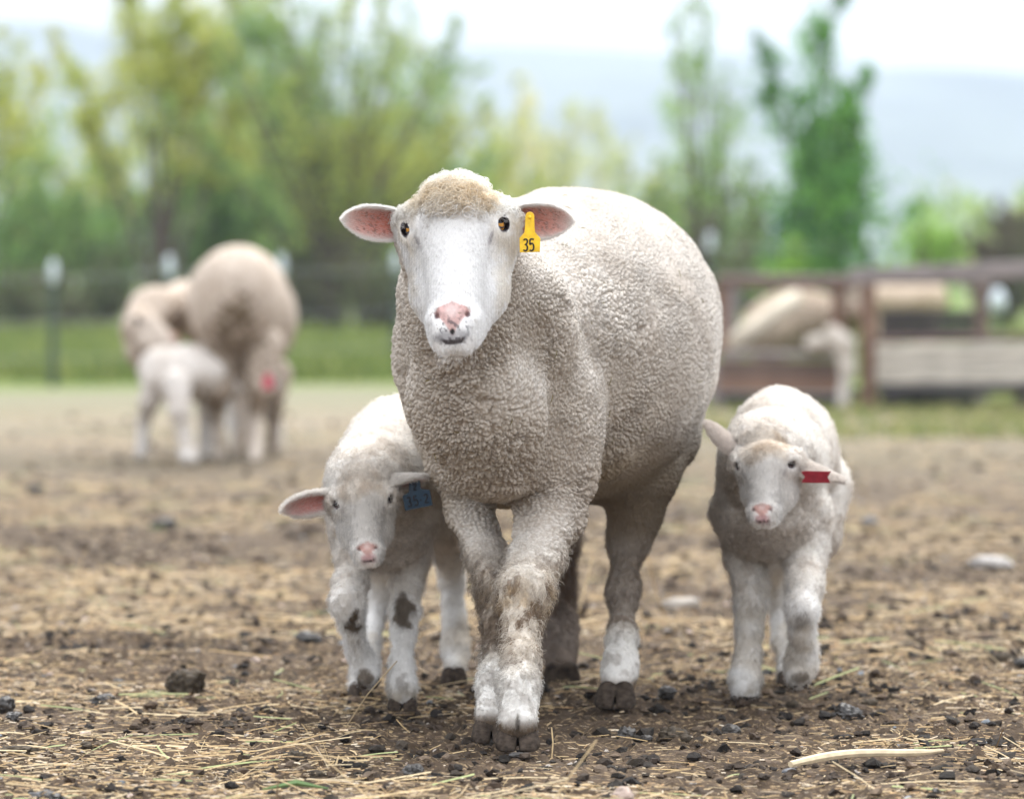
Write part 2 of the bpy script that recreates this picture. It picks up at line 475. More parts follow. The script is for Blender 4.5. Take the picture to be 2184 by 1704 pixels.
def ear(name, parent, base, O, axis, up, L, W, cup, cin, cout, base_roll=1.0, droop=0.0, seed=0):
    """leaf-shaped cupped ear; opening looks along up; returns root arrays for hair"""
    A = nrm(axis); U = nrm(np.asarray(up) - (np.asarray(up) @ A) * A); S = np.cross(A, U)
    ns, nt_ = 34, 26
    s = np.linspace(0, 1, ns)
    wid = W * (.42 + .58 * np.sin(np.clip(s * 1.25, 0, 1) * math.pi / 2)) * np.sqrt(np.clip(1 - s ** 3.2, 0, 1)) * .5
    wid = W * .5 * np.interp(s, [0, .12, .3, .5, .68, .82, .93, 1], [.50, .66, .92, 1.0, .93, .70, .40, .04])
    ang = np.interp(s, [0, .25, .6, 1], [2.3 * base_roll, 1.5, 1.0, .5]) * cup   # half arc angle
    V = []; Cc = []; NN = []
    th = .0016 * (L / .09) ** .5
    for lay in (0, 1):
        for i in range(ns):
            for j in range(nt_):
                t = -1 + 2 * j / (nt_ - 1)
                aa = ang[i] * t
                r = wid[i] / max(math.sin(min(ang[i], 1.45)), .2) if ang[i] < 1.45 else wid[i]
                p = O + A * (s[i] * L) + S * (r * math.sin(aa)) - U * (r * (math.cos(aa) - math.cos(ang[i]) * 0) - r) * -1 * 1.0
                # arc: centre sits above the ear back, rims rise towards the opening
                p = O + A * (s[i] * L) + S * (r * math.sin(aa)) + U * (r * (1 - math.cos(aa)))
                p = p + np.array([0, 0, -1.0]) * droop * L * s[i] ** 2
                nn = nrm(U * math.cos(aa) - S * math.sin(aa))
                V.append(p + nn * (th if lay == 0 else -th) * (1 - abs(t) ** 6 * .8)); NN.append(nn if lay == 0 else -nn)
                if lay == 0:
                    e = 1 - max(abs(t) ** 3, (s[i]) ** 5)
                    Cc.append(mixc(cout, cin, e * sstep(0, .5, e)))
                else: Cc.append(np.array(cout))
    V = np.array(V); Cc = np.array(Cc); NN = np.array(NN); n1 = ns * nt_
    Fq = []
    for i in range(ns - 1):
        for j in range(nt_ - 1):
            a = i * nt_ + j; Fq.append((a, a + 1, a + nt_ + 1, a + nt_)); b = a + n1; Fq.append((b + nt_, b + nt_ + 1, b + 1, b))
        for j, fl in ((0, 0), (nt_ - 1, 1)):
            a = i * nt_ + j; b = a + n1
            Fq.append((a, a + nt_, b + nt_, b) if fl == 0 else (b, b + nt_, a + nt_, a))
    for j in range(nt_ - 1):
        a = (ns - 1) * nt_ + j; b = a + n1; Fq.append((a, a + 1, b + 1, b))
    Fq = np.array(Fq)
    me = mesh_np(name, V - base, Fq, Cc)
    o = link(name, me, parent, M_EAR)
    return o, V, Fq, NN, Cc, A

def make_hoof_mesh(name):
    """a cloven hoof, toes towards -Y, 1 unit ~ 1 m, sole at z=0"""
    F = Field((-.04, -.055, -.012), (.04, .045, .062), .002)
    for q in (-1, 1):
        F.rc((q * .0145, -.012, .012), (q * .012, .012, .040), .017, .014, .004)
        F.rc((q * .0135, -.026, .004), (q * .014, -.004, .016), .011, .015, .006)
        F.rc((q * .014, .016, .010), (q * .013, .004, .03), .013, .014, .006)
    F.el((0, -.03, .0), (.0022, .03, .03), None, .003, True)
    F.cut_below(0.0)
    V, Q = F.mesh()
    me = mesh_np(name, V, Q); me.materials.append(M_HOOF); return me
HOOF = make_hoof_mesh('hoof')
def add_hoof(parent, base, p, sc, yaw=0.0, pitch=0.0, zs=.72):
    o = bpy.data.objects.new('hoof', HOOF); COL.objects.link(o); o.parent = parent
    o.location = np.asarray(p) - base; o.scale = (sc, sc, sc * zs); o.rotation_euler = Euler((pitch, 0, yaw)); return o

EYEM = {}
def add_eye(parent, base, c, r, look, mat, up=(0, 0, 1)):
    if mat.name not in EYEM:
        nu, nv = 28, 20; V = []; Fq = []
        for i in range(nv + 1):
            ph = math.pi * i / nv
            for j in range(nu):
                th = 2 * math.pi * j / nu
                q = np.array([math.sin(ph) * math.cos(th), -math.cos(ph), math.sin(ph) * math.sin(th)])
                if q[1] < -.8: q = q * (1 + .12 * (-q[1] - .8) / .2)
                V.append(q)
        for i in range(nv):
            for j in range(nu): Fq.append((i * nu + j, i * nu + (j + 1) % nu, (i + 1) * nu + (j + 1) % nu, (i + 1) * nu + j))
        me = mesh_np('eye', np.array(V), np.array(Fq)); me.materials.append(mat); EYEM[mat.name] = me
    o = bpy.data.objects.new('eye', EYEM[mat.name]); COL.objects.link(o); o.parent = parent
    o.location = np.asarray(c) - base; o.scale = (r, r, r)
    o.rotation_euler = Vector(-np.asarray(look, float)).to_track_quat('Y', 'Z').to_euler(); return o

#__EWE__
# ================================================================== the ewe
WOOL = np.array([.68, .64, .585]); WOOL_D = np.array([.34, .28, .225]); WHITE = np.array([.88, .875, .865]); PINK = np.array([.62, .40, .37])
MUD = np.array([.13, .095, .065])

def face_paint(C, q, V, wool_c, white, lamb, eyes, seed=0):
    """colour the head in its own coordinates q=(l,t,n)"""
    l, t, n = q[:, 0], q[:, 1], q[:, 2]
    nz1 = fbm(q * 60, 3, 31 + seed); nz2 = fbm(q * 260, 2, 41 + seed)
    # pink nose leather
    e = np.sqrt((l / .023) ** 2 + ((t - .132) / .016) ** 2)
    wn = np.interp(t, [.112, .118, .123, .130, .138, .146, .153], [0, .020, .0250, .0190, .0115, .005, .0015])
    tri = sstep(.0035, -.0015, np.abs(l) - wn + .002 * (nz2 - .5)) * (n > -.03) * (t > .110) * (t < .153)
    C = mixc(C, PINK * (.95 + .4 * (nz2[:, None] - .5)) * (1.0 if not lamb else np.array([1.05, 1.0, .95])), tri * .95)
    lips = sstep(.009, .003, np.abs(t - .154)) * sstep(.034, .014, np.abs(l)) * (n > -.05)
    if not lamb:
        C = mixc(C, np.array([.33, .32, .33]), lips * sstep(.42, .6, nz1 + .05) * .8)
        sp = sstep(.60, .68, fbm(q * 230, 2, 77)) * sstep(.035, .015, np.abs(l)) * sstep(.125, .14, t) * sstep(.165, .158, t) * (n > -.04)
        C = mixc(C, np.array([.10, .09, .10]), sp * .75)
        C = mixc(C, np.array([.03, .03, .03]), sstep(.0042, .0024, np.hypot(l, t - .149)) * (n > -.03))
    else:
        C = mixc(C, np.array([.62, .38, .38]), sstep(.013, .006, np.abs(t - .153)) * sstep(.024, .010, np.abs(l)) * (n > -.05) * .8)
    C = mixc(C, np.array([.74, .62, .59]), sstep(.013, .004, np.hypot(l, (t - .122) * .9)) * (n > -.03) * .6)
    # nostrils and mouth inside
    for s_ in (-1, 1):
        dn = np.hypot(l - s_ * .022, (t - .128) * .8); C = mixc(C, np.array([.10, .04, .04]), sstep(.0050, .0022, dn) * (n > -.03) * .9)
    dm = np.abs(t - .1595 + .45 * np.clip(np.abs(l) - .010, 0, 1)); C = mixc(C, np.array([.05, .035, .035]), sstep(.0030, .0012, dm) * sstep(.022, .012, np.abs(l)) * (n > -.045) * .9)
    # eye rims
    for s_ in (-1, 1):
        d = np.sqrt(((l - s_ * .066)) ** 2 + (t * 1.0) ** 2 + ((n + .030)) ** 2)
        C = mixc(C, np.array([.05, .04, .045]), sstep(.0140, .0122, d))
        C = mixc(C, np.array([.30, .27, .29]), sstep(.003, .0012, np.abs(l - s_ * (.056 - .5 * (t - .014)))) * sstep(.011, .016, t) * sstep(.034, .022, t) * (n > -.04) * .55)
    return C

def build_ewe():
    d0 = 6.0
    base = np.array([.03, 6.35, 0.0])
    F = Field((-.24, 5.80, .005), (.40, 7.30, .79), .0033)
    psi = math.radians(15)
    ax = np.array([math.sin(psi), math.cos(psi), 0]); la = np.array([math.cos(psi), -math.sin(psi), 0]); RB = np.stack([la, ax, [0, 0, 1]], 1)
    c0 = np.array([.085, 6.70, .527])
    F.el(c0, (.185, .42, .215), RB, .04)                                  # barrel
    F.el(c0 + ax * .18 + np.array([0.0, 0, .022]), (.160, .235, .172), RB, .06)   # rump
    F.el(c0 + la * .015 + np.array([0, 0, -.035]), (.178, .30, .19), RB, .05)      # belly
    F.el((-.003, 6.46, .500), (.134, .20, .158), RB, .05)                   # shoulders
    F.el(P(1035, 790, 6.26), (.083, .115, .130), RB, .05)                   # chest
    F.rc(P(1048, 950, 6.27), P(1070, 980, 6.5), .050, .06, .06)           # brisket
    F.chain([P(985, 545, 6.09), P(1022, 640, 6.22), P(1065, 715, 6.42)], [.070, .086, .135], .05)  # neck
    F.chain([P(990, 690, 6.13), P(1018, 860, 6.19), P(1035, 960, 6.24)], [.058, .072, .06], .04)  # throat fold
    F.rc(P(1115, 640, 6.2), P(1200, 930, 6.36), .03, .045, .06)
    H = Head(P(964, 462, 5.935), 66, -6.0, -3.0, 1.0, 1.07, .90)
    H.build(F)
    # front leg, stepping forward (animal's left)
    A = [P(1150, 880, 6.38), P(1176, 985, 6.35), P(1172, 1095, 6.31), P(1140, 1195, 6.23), P(1119, 1262, 6.165), P(1114, 1330, 6.13), P(1110, 1400, 6.085), P(1106, 1470, 6.035), P(1104, 1538, 6.012)]
    rA = [.080, .048, .0335, .0290, .0300, .0200, .0185, .0230, .0255]
    F.rc(P(1130, 870, 6.34), P(1176, 1000, 6.33), .066, .048, .06)
    F.chain(A, rA, .02)
    F.el(P(1119, 1258, 6.15), (.032, .028, .034), None, .012)
    B = [P(985, 880, 6.42), P(984, 990, 6.42), P(1003, 1090, 6.40), P(1035, 1180, 6.34), P(1055, 1250, 6.285), P(1060, 1320, 6.26), P(1060, 1400, 6.22), P(1055, 1465, 6.17), P(1049, 1533, 6.125)]
    rB = [.068, .037, .0255, .021, .0225, .0165, .0160, .0205, .0225]
    F.rc(P(985, 870, 6.38), P(985, 1000, 6.41), .048, .036, .05)
    F.chain(B, rB, .02)
    # hind legs
    Cc_ = [P(1345, 830, 6.95), P(1378, 935, 6.82), P(1370, 1010, 6.76), P(1358, 1090, 6.80), P(1340, 1150, 6.82), P(1330, 1260, 6.76), P(1326, 1360, 6.70), P(1322, 1425, 6.655), P(1316, 1472, 6.62)]
    rC = [.112, .066, .040, .029, .0240, .0165, .0150, .0195, .0230]
    F.chain(Cc_, rC, .035)
    Dd = [P(1150, 850, 6.98), P(1165, 960, 6.95), P(1175, 1060, 7.02), P(1184, 1140, 7.08), P(1186, 1250, 7.08), P(1188, 1335, 7.05), P(1190, 1375, 7.02), P(1195, 1420, 6.985)]
    rD = [.12, .08, .045, .032, .023, .024, .023, .022]
    F.chain(Dd, rD, .03)
    F.rc(P(1320, 985, 6.85), P(1240, 1000, 6.85), .055, .05, .04)          # udder
    for cx, cv, cd_ in ((1104, 1545, 6.0), (1049, 1540, 6.10), (1314, 1478, 6.60)):
        F.el(P(cx, cv, cd_) + [0, -.022, 0], (.0022, .022, .020), None, .010, True)
    F.cut_below(.012)
    V, Q = F.mesh()
    me = mesh_np('body', V, Q)
    me = subdiv(me)
    V = get_co(me).astype(np.float64); Nv = get_no(me).astype(np.float64)
    print('ewe verts', len(V), time.time() - T0)
    q = H.loc(V)
    # masks
    hdist = np.sqrt((q[:, 0] / .096) ** 2 + ((q[:, 1] - .045) / .15) ** 2 + ((q[:, 2] + .05) / .075) ** 2)
    head = (hdist < 1.0) & (q[:, 2] > -.115 + .0 * q[:, 1])
    headw = sstep(1.06, .94, hdist) * sstep(-.12, -.10, q[:, 2])
    capw0 = 0; capb = -.010 - .30 * np.clip(np.abs(q[:, 0]) - .052, 0, 1) + .012 * (fbm(q * 70, 2, 5) - .5)
    cap = headw * sstep(.010, -.012, q[:, 1] - capb + (fbm(q * 220, 2, 6) - .5) * .03)
    cap = np.maximum(cap, headw * sstep(-.095, -.105, q[:, 2]) * sstep(.02, -.01, q[:, 1]))
    z = V[:, 2]
    legz = sstep(.27, .19, z)                     # below: hair, not fleece
    fl = (1 - headw) * (1 - legz)
    # fleece relief: knobbly on neck and chest, drawn out on the flanks
    flank = sstep(6.42, 6.62, V[:, 1] - .25 * V[:, 0]) 
    wv = np.stack([fbm(V * 14, 2, 3), fbm(V * 14, 2, 8), fbm(V * 14, 2, 9)], 1) - .5
    Pw = V + wv * .045; Pc = V + wv * .030
    s1 = np.stack([205 + 0 * z, 205 + 0 * z, 150 + 0 * z], 1); 
    f1, f2 = worley(Pw * s1, 1); a_ = sstep(0, .28, f2 - f1) - .35 * f1
    Pf = Pc.copy()
    g1, g2 = worley(Pf * np.array([300, 250, 80]), 2); b_ = sstep(0, .26, g2 - g1) - .3 * g1
    fr_ = np.abs(fbm(V * np.array([17, 17, 9]) + wv * 3, 3, 5) - .5); fr2 = np.abs(fbm(V * np.array([30, 30, 16]) + wv * 2, 2, 6) - .5); big = sstep(0, .07, fr_) * .6 + sstep(0, .07, fr2) * .4
    topw = sstep(.25, .8, Nv[:, 2])
    amp_a = .0038 * (1 - flank) * (1 - .55 * topw); amp_b = .0038 * flank * (1 - .55 * topw)
    amod = .58 + .7 * sstep(.33, .67, fbm(V * 13, 2, 55))
    disp = (a_ * amp_a + b_ * amp_b) * amod + big * .0075 * (1 - flank) * (1 - topw) * sstep(.35, .6, fbm(V * 7, 2, 58))
    disp += (fbm(V * 420, 2, 12) - .5) * .0022 + (fbm(V * 22, 2, 14) - .5) * .010
    disp *= fl
    # wrinkles round the neck
    # head wool and leg hair lumps
    disp += cap * ((fbm(V * 120, 3, 21) - .5) * .020 - .002)
    disp += legz * ((fbm(V * np.array([120, 120, 60]), 3, 23) - .5) * .010) * sstep(.03, .08, z)
    V2 = V + Nv * disp[:, None]
    # colour
    n1 = fbm(V * 9, 3, 61); n2 = fbm(V * 60, 3, 62); n3 = fbm(V * 160, 2, 63)
    C = mixc(WOOL, WOOL_D, sstep(.45, .75, n1) * .35)
    C = mixc(C, WOOL * .86 * np.array([1, .96, .91]), sstep(.45, .7, n2) * .35)
    C = mixc(C, np.array([.42, .35, .275]), (1 - flank) * sstep(.45, -.4, Nv[:, 2]) * .55)   # browner on the down-turned brisket and throat
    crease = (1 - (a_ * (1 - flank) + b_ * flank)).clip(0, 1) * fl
    C = mixc(C, np.array([.34, .27, .205]), crease * .50)                     # shade in the creases between the locks, put into the colour
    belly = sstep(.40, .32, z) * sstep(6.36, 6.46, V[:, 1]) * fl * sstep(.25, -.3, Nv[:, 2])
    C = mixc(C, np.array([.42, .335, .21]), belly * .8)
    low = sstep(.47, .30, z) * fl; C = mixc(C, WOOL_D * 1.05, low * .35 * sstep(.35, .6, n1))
    C = mixc(C, WHITE, headw[:])
    capc = mixc(np.array([.60, .49, .34]), np.array([.74, .67, .55]), sstep(.35, .65, n3))
    capc = mixc(capc, np.array([.78, .76, .71]), np.maximum(sstep(-.030, -.055, q[:, 1]), sstep(.050, .075, np.abs(q[:, 0]))))
    C = mixc(C, capc, cap)
    side = headw * sstep(.045, .07, np.abs(q[:, 0])) * (1 - cap)
    C = mixc(C, np.array([.68, .62, .52]), side * .5 * sstep(.4, .6, n2))
    Cf = face_paint(C, q, V, WOOL, WHITE, False, None)
    spk = sstep(.79, .82, fbm(q * 330, 2, 91)) * headw * (1 - cap); Cf = mixc(Cf, np.array([.22, .17, .12]), spk * sstep(.3, .6, fbm(q * 25, 2, 92)) * .7)
    C = mixc(C, Cf, (headw > .5).astype(float))
    # legs: dirty hair, white pasterns
    lc = mixc(np.array([.64, .58, .50]), np.array([.22, .16, .11]), sstep(.47, .58, fbm(V * np.array([110, 110, 45]), 3, 71)))
    lc = mixc(lc, np.array([.76, .74, .70]), sstep(.125, .085, z))
    lc = mixc(lc, MUD * 1.3, sstep(.50, .62, n2) * sstep(.16, .10, z) * .35)
    kn = np.exp(-(((z - .19) / .03) ** 2)); lc = mixc(lc, np.array([.58, .44, .27]), kn * .6 * sstep(.35, .6, n2))
    lc = mixc(lc, MUD * 1.3, sstep(.046, .026, z + .016 * (n2 - .5)))
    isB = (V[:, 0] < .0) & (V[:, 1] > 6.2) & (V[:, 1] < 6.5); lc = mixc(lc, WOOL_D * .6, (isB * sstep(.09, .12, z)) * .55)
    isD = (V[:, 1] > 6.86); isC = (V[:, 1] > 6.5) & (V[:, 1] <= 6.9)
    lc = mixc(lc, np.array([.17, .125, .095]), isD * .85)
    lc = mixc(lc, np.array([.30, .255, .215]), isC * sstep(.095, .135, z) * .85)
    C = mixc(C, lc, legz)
    hind_up = fl * sstep(.42, .30, z) * (V[:, 1] > 6.55); C = mixc(C, np.array([.33, .28, .23]), hind_up * .6)
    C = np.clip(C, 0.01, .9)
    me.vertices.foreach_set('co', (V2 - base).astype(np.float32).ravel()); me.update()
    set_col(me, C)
    root = thing('ewe', 'shorn cream ewe with a yellow ear tag walking towards the camera between two lambs', 'sheep', base)
    link('body', me, root, M_SKIN)
    Nv2 = get_no(me).astype(np.float64)
    Qn = np.empty(len(me.loops), np.int32); me.loops.foreach_get('vertex_index', Qn); Qn = Qn.reshape(-1, 4)
    front = sstep(.75, .2, Nv2[:, 1])       # hair only where it can be told from the lock relief
    # short face hair
    def grow(name, dens, n, length, rad, comb, cw, curl, seed, bright=1.0, droop=0.0, npts=4, curlf=1.0, lenmap=None):
        qq, W = scatter(V2, Qn, Nv2, n, dens + 1e-9, seed)
        r = blend(V2, qq, W); nn = nrm(blend(Nv2, qq, W)); cc = blend(C, qq, W)
        g = np.random.default_rng(seed)
        cc = cc * (bright * g.uniform(.70, 1.18, (n, 1)))
        L = length * g.uniform(.55, 1.2, n)
        if lenmap is not None: L = L * blend(lenmap[:, None], qq, W)[:, 0]
        cm = None if comb is None else np.broadcast_to(comb, (n, 3)) if np.ndim(comb) == 1 else blend(comb, qq, W)
        return hair(name, root, base, r, nn, cc, L, rad * g.uniform(.7, 1.2, n), cm, cw, curl, npts, seed, droop=droop, curlf=curlf)
    eye_clear = np.ones(len(V2))
    for s_ in (-1, 1):
        d = np.sqrt((q[:, 0] - s_ * .066) ** 2 + q[:, 1] ** 2 + (q[:, 2] + .030) ** 2); eye_clear *= sstep(.0145, .018, d)
    nose_clear = 1 - sstep(1.3, .9, np.sqrt((q[:, 0] / .024) ** 2 + ((q[:, 1] - .134) / .02) ** 2)) * (q[:, 2] > -.03)
    nose_clear *= 1 - .9 * sstep(.006, .002, np.abs(q[:, 1] - .159)) * (np.abs(q[:, 0]) < .03)
    down = H.R[:, 1]
    fm = headw * (1 - cap) * eye_clear * nose_clear * front
    grow('face_hair', fm, 60000, .0046, .00018, down, .74, .22, 101, 1.10)
    grow('poll_wool', cap * front, 14000, .0095, .00042, None, 0, .9, 102, 1.15, npts=7, curlf=2.0, lenmap=.6 + 1.0 * sstep(.050, .02, np.abs(q[:, 0])))
    grow('fleece_fuzz', fl * front, 42000, .0030, .00016, None, 0, .6, 103, 1.08)
    legm = legz * sstep(1.2, .5, Nv2[:, 1]) * sstep(.012, .03, z)
    lm = (.35 + .65 * sstep(.05, .12, z)) * (.5 + .8 * fbm(V * 40, 2, 99)) * (1 - .55 * isC)
    grow('leg_hair', legm, 30000, .015, .00036, np.array([0, 0, -1.0]), .78, .30, 104, 1.0, lenmap=lm, npts=5)
    # chaff caught in the wool
    gq = np.random.default_rng(77); cand = np.where((fl > .9) & (Nv2[:, 1] < -.2) & (z > .38))[0]; mbc = MB()
    for i_ in gq.choice(cand, 70):
        p_ = V2[i_] + Nv2[i_] * .0015 - base; t_ = nrm(np.cross(Nv2[i_], gq.normal(0, 1, 3))) * gq.uniform(.002, .008)
        mbc.tube(np.array([p_ - t_, p_ + Nv2[i_] * .0008, p_ + t_]), [.0003, .0006, .0003], 3, False)
    link('chaff', mbc.mesh('chaff'), root, plain_mat('chaff_bits', (.20, .17, .06), .8, .2, .5, 40))['kind'] = 'stuff'
    # whiskers on the chin
    wm = sstep(.150, .165, q[:, 1]) * headw * (np.abs(q[:, 0]) < .035)
    grow('whiskers', wm, 90, .022, .00010, down, .5, .1, 105, 1.1)
    # ears
    cin = np.array([.62, .24, .18]); cout = np.array([.80, .77, .73])
    e1 = ear('ear', root, base, H.w(-.062, -.026, -.070), np.array([-1, .10, .06]), np.array([-.10, -1, -.28]), .098, .048, .95, cin, cout, 1.0)
    e2 = ear('ear', root, base, H.w(.060, -.028, -.070), np.array([1, .12, -.05]), np.array([.10, -1, -.26]), .097, .050, .95, cin, cout, 1.0)
    E_ = []
    for k_, (o, Vv, Ff, NN, CC, A_) in enumerate((e1, e2)):
        dens = np.ones(len(Vv)); n_half = len(Vv) // 2
        inner = np.arange(len(Vv)) < n_half; redness = np.clip((CC[:, 0] - CC[:, 2]) / .4, 0, 1)
        dens = np.where(inner, .25 + (1 - redness) * 1.0, 1.2)
        g = np.random.default_rng(200 + k_)
        # dark freckles inside
        qq, W = scatter(Vv, Ff, NN, 16000, dens, 200 + k_)
        r = blend(Vv, qq, W); nn = nrm(blend(NN, qq, W)); cc = mixc(blend(CC, qq, W), WHITE, .45)
        hair('ear_hair', root, base, r, nn, cc * g.uniform(.85, 1.1, (len(r), 1)), .0042, .00012, np.broadcast_to(A_, r.shape), .7, .15, 4, 210 + k_)
        col = np.ones((len(Vv), 4), np.float32); fr = sstep(.56, .66, fbm(Vv * 480, 2, 88)) * redness * sstep(.5, .9, redness)
        arr = mixc(CC, np.array([.10, .06, .05]), fr * .7); col[:, :3] = arr
        sdist = ((Vv - Vv[:26].mean(0)) @ A_) / .1
        col[:, :3] = mixc(col[:, :3], np.array([.42, .12, .08]), inner * redness * sstep(.60, .12, sdist) * .85)
        o.data.attributes['col'].data.foreach_set('color', col.ravel())
    # eyes
    for s_ in (-1, 1):
        c = H.w(s_ * .0575, .0005, -.0330); look = H.R @ nrm([s_ * .56, .02, .80])
        add_eye(root, base, c, .0126, look, M_EYE)
        # lids: dark upper and lower rims, white lashes
        m = MB(); lm_ = MB(); roots = []; dirs = []
        for up_, mb in ((1, m), (-1, m)):
            pts = []
            for k in np.linspace(-1, 1, 11):
                # almond around the look axis
                e1_ = H.R @ nrm([s_ * .78, 0, -.60]); e2_ = -H.R[:, 1]
                hgt = (.42 if up_ > 0 else -.58) * (1 - k * k) ** .6
                dirv = nrm(look + e1_ * k * 1.05 + e2_ * hgt * 1.0 + e2_ * (-.18 * k))
                pts.append(c + dirv * .0130)
            pts = np.array(pts) - base
            mb.tube(pts, [.0006 + (.0024 if up_ > 0 else .0006) * (1 - k * k) for k in np.linspace(-1, 1, 11)], 8)
            if up_ > 0:
                g = np.random.default_rng(9)
                for kk in range(26):
                    i = g.integers(1, 9); p = pts[i] + (pts[i + 1] - pts[i]) * g.random() + base
                    roots.append(p); dirs.append(nrm(look * .6 + H.R @ np.array([s_ * .6, -.25, .2])))
        lid = link('eyelid', m.mesh('eyelid', True), root, plain_mat('lid_skin', (.035, .03, .034), .35, .5, .1))
        roots = np.array(roots); dirs = np.array(dirs)
        hair('eyelashes', root, base, roots, dirs, np.full((len(roots), 3), .78), .008, .00016, None, 0, .15, 5, 300 + s_, droop=.25)
        # brow and lid fold hair-covered ridge
    return root, base, H, V2, C

def strokes_mesh(mb, segs, org, ex, ey, en, r):
    for s in segs:
        pts = [org + ex * a + ey * b + en * 0.0 for a, b in s]
        mb.tube(np.array(pts), r, 6)

DIG = {
 '3': [[(-.28, .42), (-.05, .5), (.2, .44), (.25, .28), (.12, .1), (-.05, .04), (.15, -.02), (.26, -.2), (.18, -.42), (-.08, -.5), (-.3, -.4)]],
 '5': [[(.28, .48), (-.2, .48), (-.24, .06), (.0, .14), (.22, .04), (.28, -.18), (.18, -.42), (-.06, -.5), (-.28, -.42)]],
 '2': [[(-.26, .32), (-.14, .47), (.1, .49), (.25, .34), (.2, .12), (-.05, -.15), (-.28, -.46), (.28, -.46)]],
 '-': [[(-.15, 0), (.15, 0)]],
}
def smooth_pts(p, n=4):
    p = np.asarray(p, float); out = []
    for i in range(len(p) - 1):
        a = p[max(i - 1, 0)]; b = p[i]; c = p[i + 1]; d = p[min(i + 2, len(p) - 1)]
        for k in range(n):
            t = k / n; out.append(.5 * ((2 * b) + (c - a) * t + (2 * a - 5 * b + 4 * c - d) * t * t + (3 * b - a - 3 * c + d) * t ** 3))
    out.append(p[-1]); return out
def add_tag(parent, base, O, ex, ey, en, outline, thick, mat, texts, button=None, label=None):
    """flat plastic tag: outline in metres in the (ex, ey) plane, facing en"""
    ex, ey, en = map(nrm, (ex, ey, en)); n = len(outline); V = []; 
    for s in (.5, -.5): V += [O + ex * a + ey * b + en * thick * s - base for a, b in outline]
    Fc = [tuple(range(n)), tuple(range(2 * n - 1, n - 1, -1))] + [(i, i + n, (i + 1) % n + n, (i + 1) % n) for i in range(n)]
    mb = MB(); mb.add(V, Fc)
    o = link('ear_tag', mb.mesh('ear_tag'), parent, mat); bevel(o, thick * .3, 2)
    if label: o['label'] = label
    if button:
        b = MB(); c = O + ex * button[0] + ey * button[1] - base
        b.tube([c + en * thick * .4, c + en * thick * 1.3, c + en * thick * 1.8], [button[2], button[2], button[2] * .5], 14)
        link('tag_button', b.mesh('tag_button', True), o, mat)
    for ch, cx, cy, h, w, r in texts:
        b = MB()
        for s in DIG[ch]:
            pts = np.array([O + ex * (cx + a * w) + ey * (cy + c_ * h) + en * (thick * .5 + .0001) - base for a, c_ in smooth_pts(s)])
            b.tube(pts, r, 6)
        link('painted_digit' if ch != '-' else 'painted_dash', b.mesh('painted_digit', True), o, M_NUM)
    return o
def plastic(name, c): return plain_mat(name, c, .42, .4, .22, 110, .0003)

EWE, EB, EH, EV, EC = build_ewe()
dt = 5.985
sc_ = dt / F_PX
org = P(1130, 508, 5.955)
ol = [(-21.5, -31), (21.5, -30), (22.5, -1), (11.5, 12), (10, 22), (9.5, 48), (6, 54), (0, 56), (-6, 54), (-9.5, 48), (-10.5, 22), (-11.5, 12), (-22, 0)]
ol = [(a * sc_, b * sc_) for a, b in ol]
add_tag(EWE, EB, org, (1, .05, .0), (0, .12, 1), (0, -1, .1), ol, .0016, plastic('yellow_plastic', (.82, .50, .008)),
        [('3', -9 * sc_, -15 * sc_, 25 * sc_, 15 * sc_, .00115), ('5', 4 * sc_, -15 * sc_, 25 * sc_, 15 * sc_, .00115)], (0, 44 * sc_, .0022))
add_hoof(EWE, EB, (P(1104, 1600, 6.0) * [1, 1, 0]) + [0, .010, .0], .93, 0.0)
add_hoof(EWE, EB, (P(1048, 1590, 6.10) * [1, 1, 0]) + [0, .010, .0], .85, 0)
add_hoof(EWE, EB, (P(1313, 1510, 6.585) * [1, 1, 0]) + [0, .010, 0], .95, -.08)
add_hoof(EWE, EB, P(1196, 1440, 6.955) + [0, 0, -.018], .98, .1, .75)
print('ewe done', time.time() - T0)
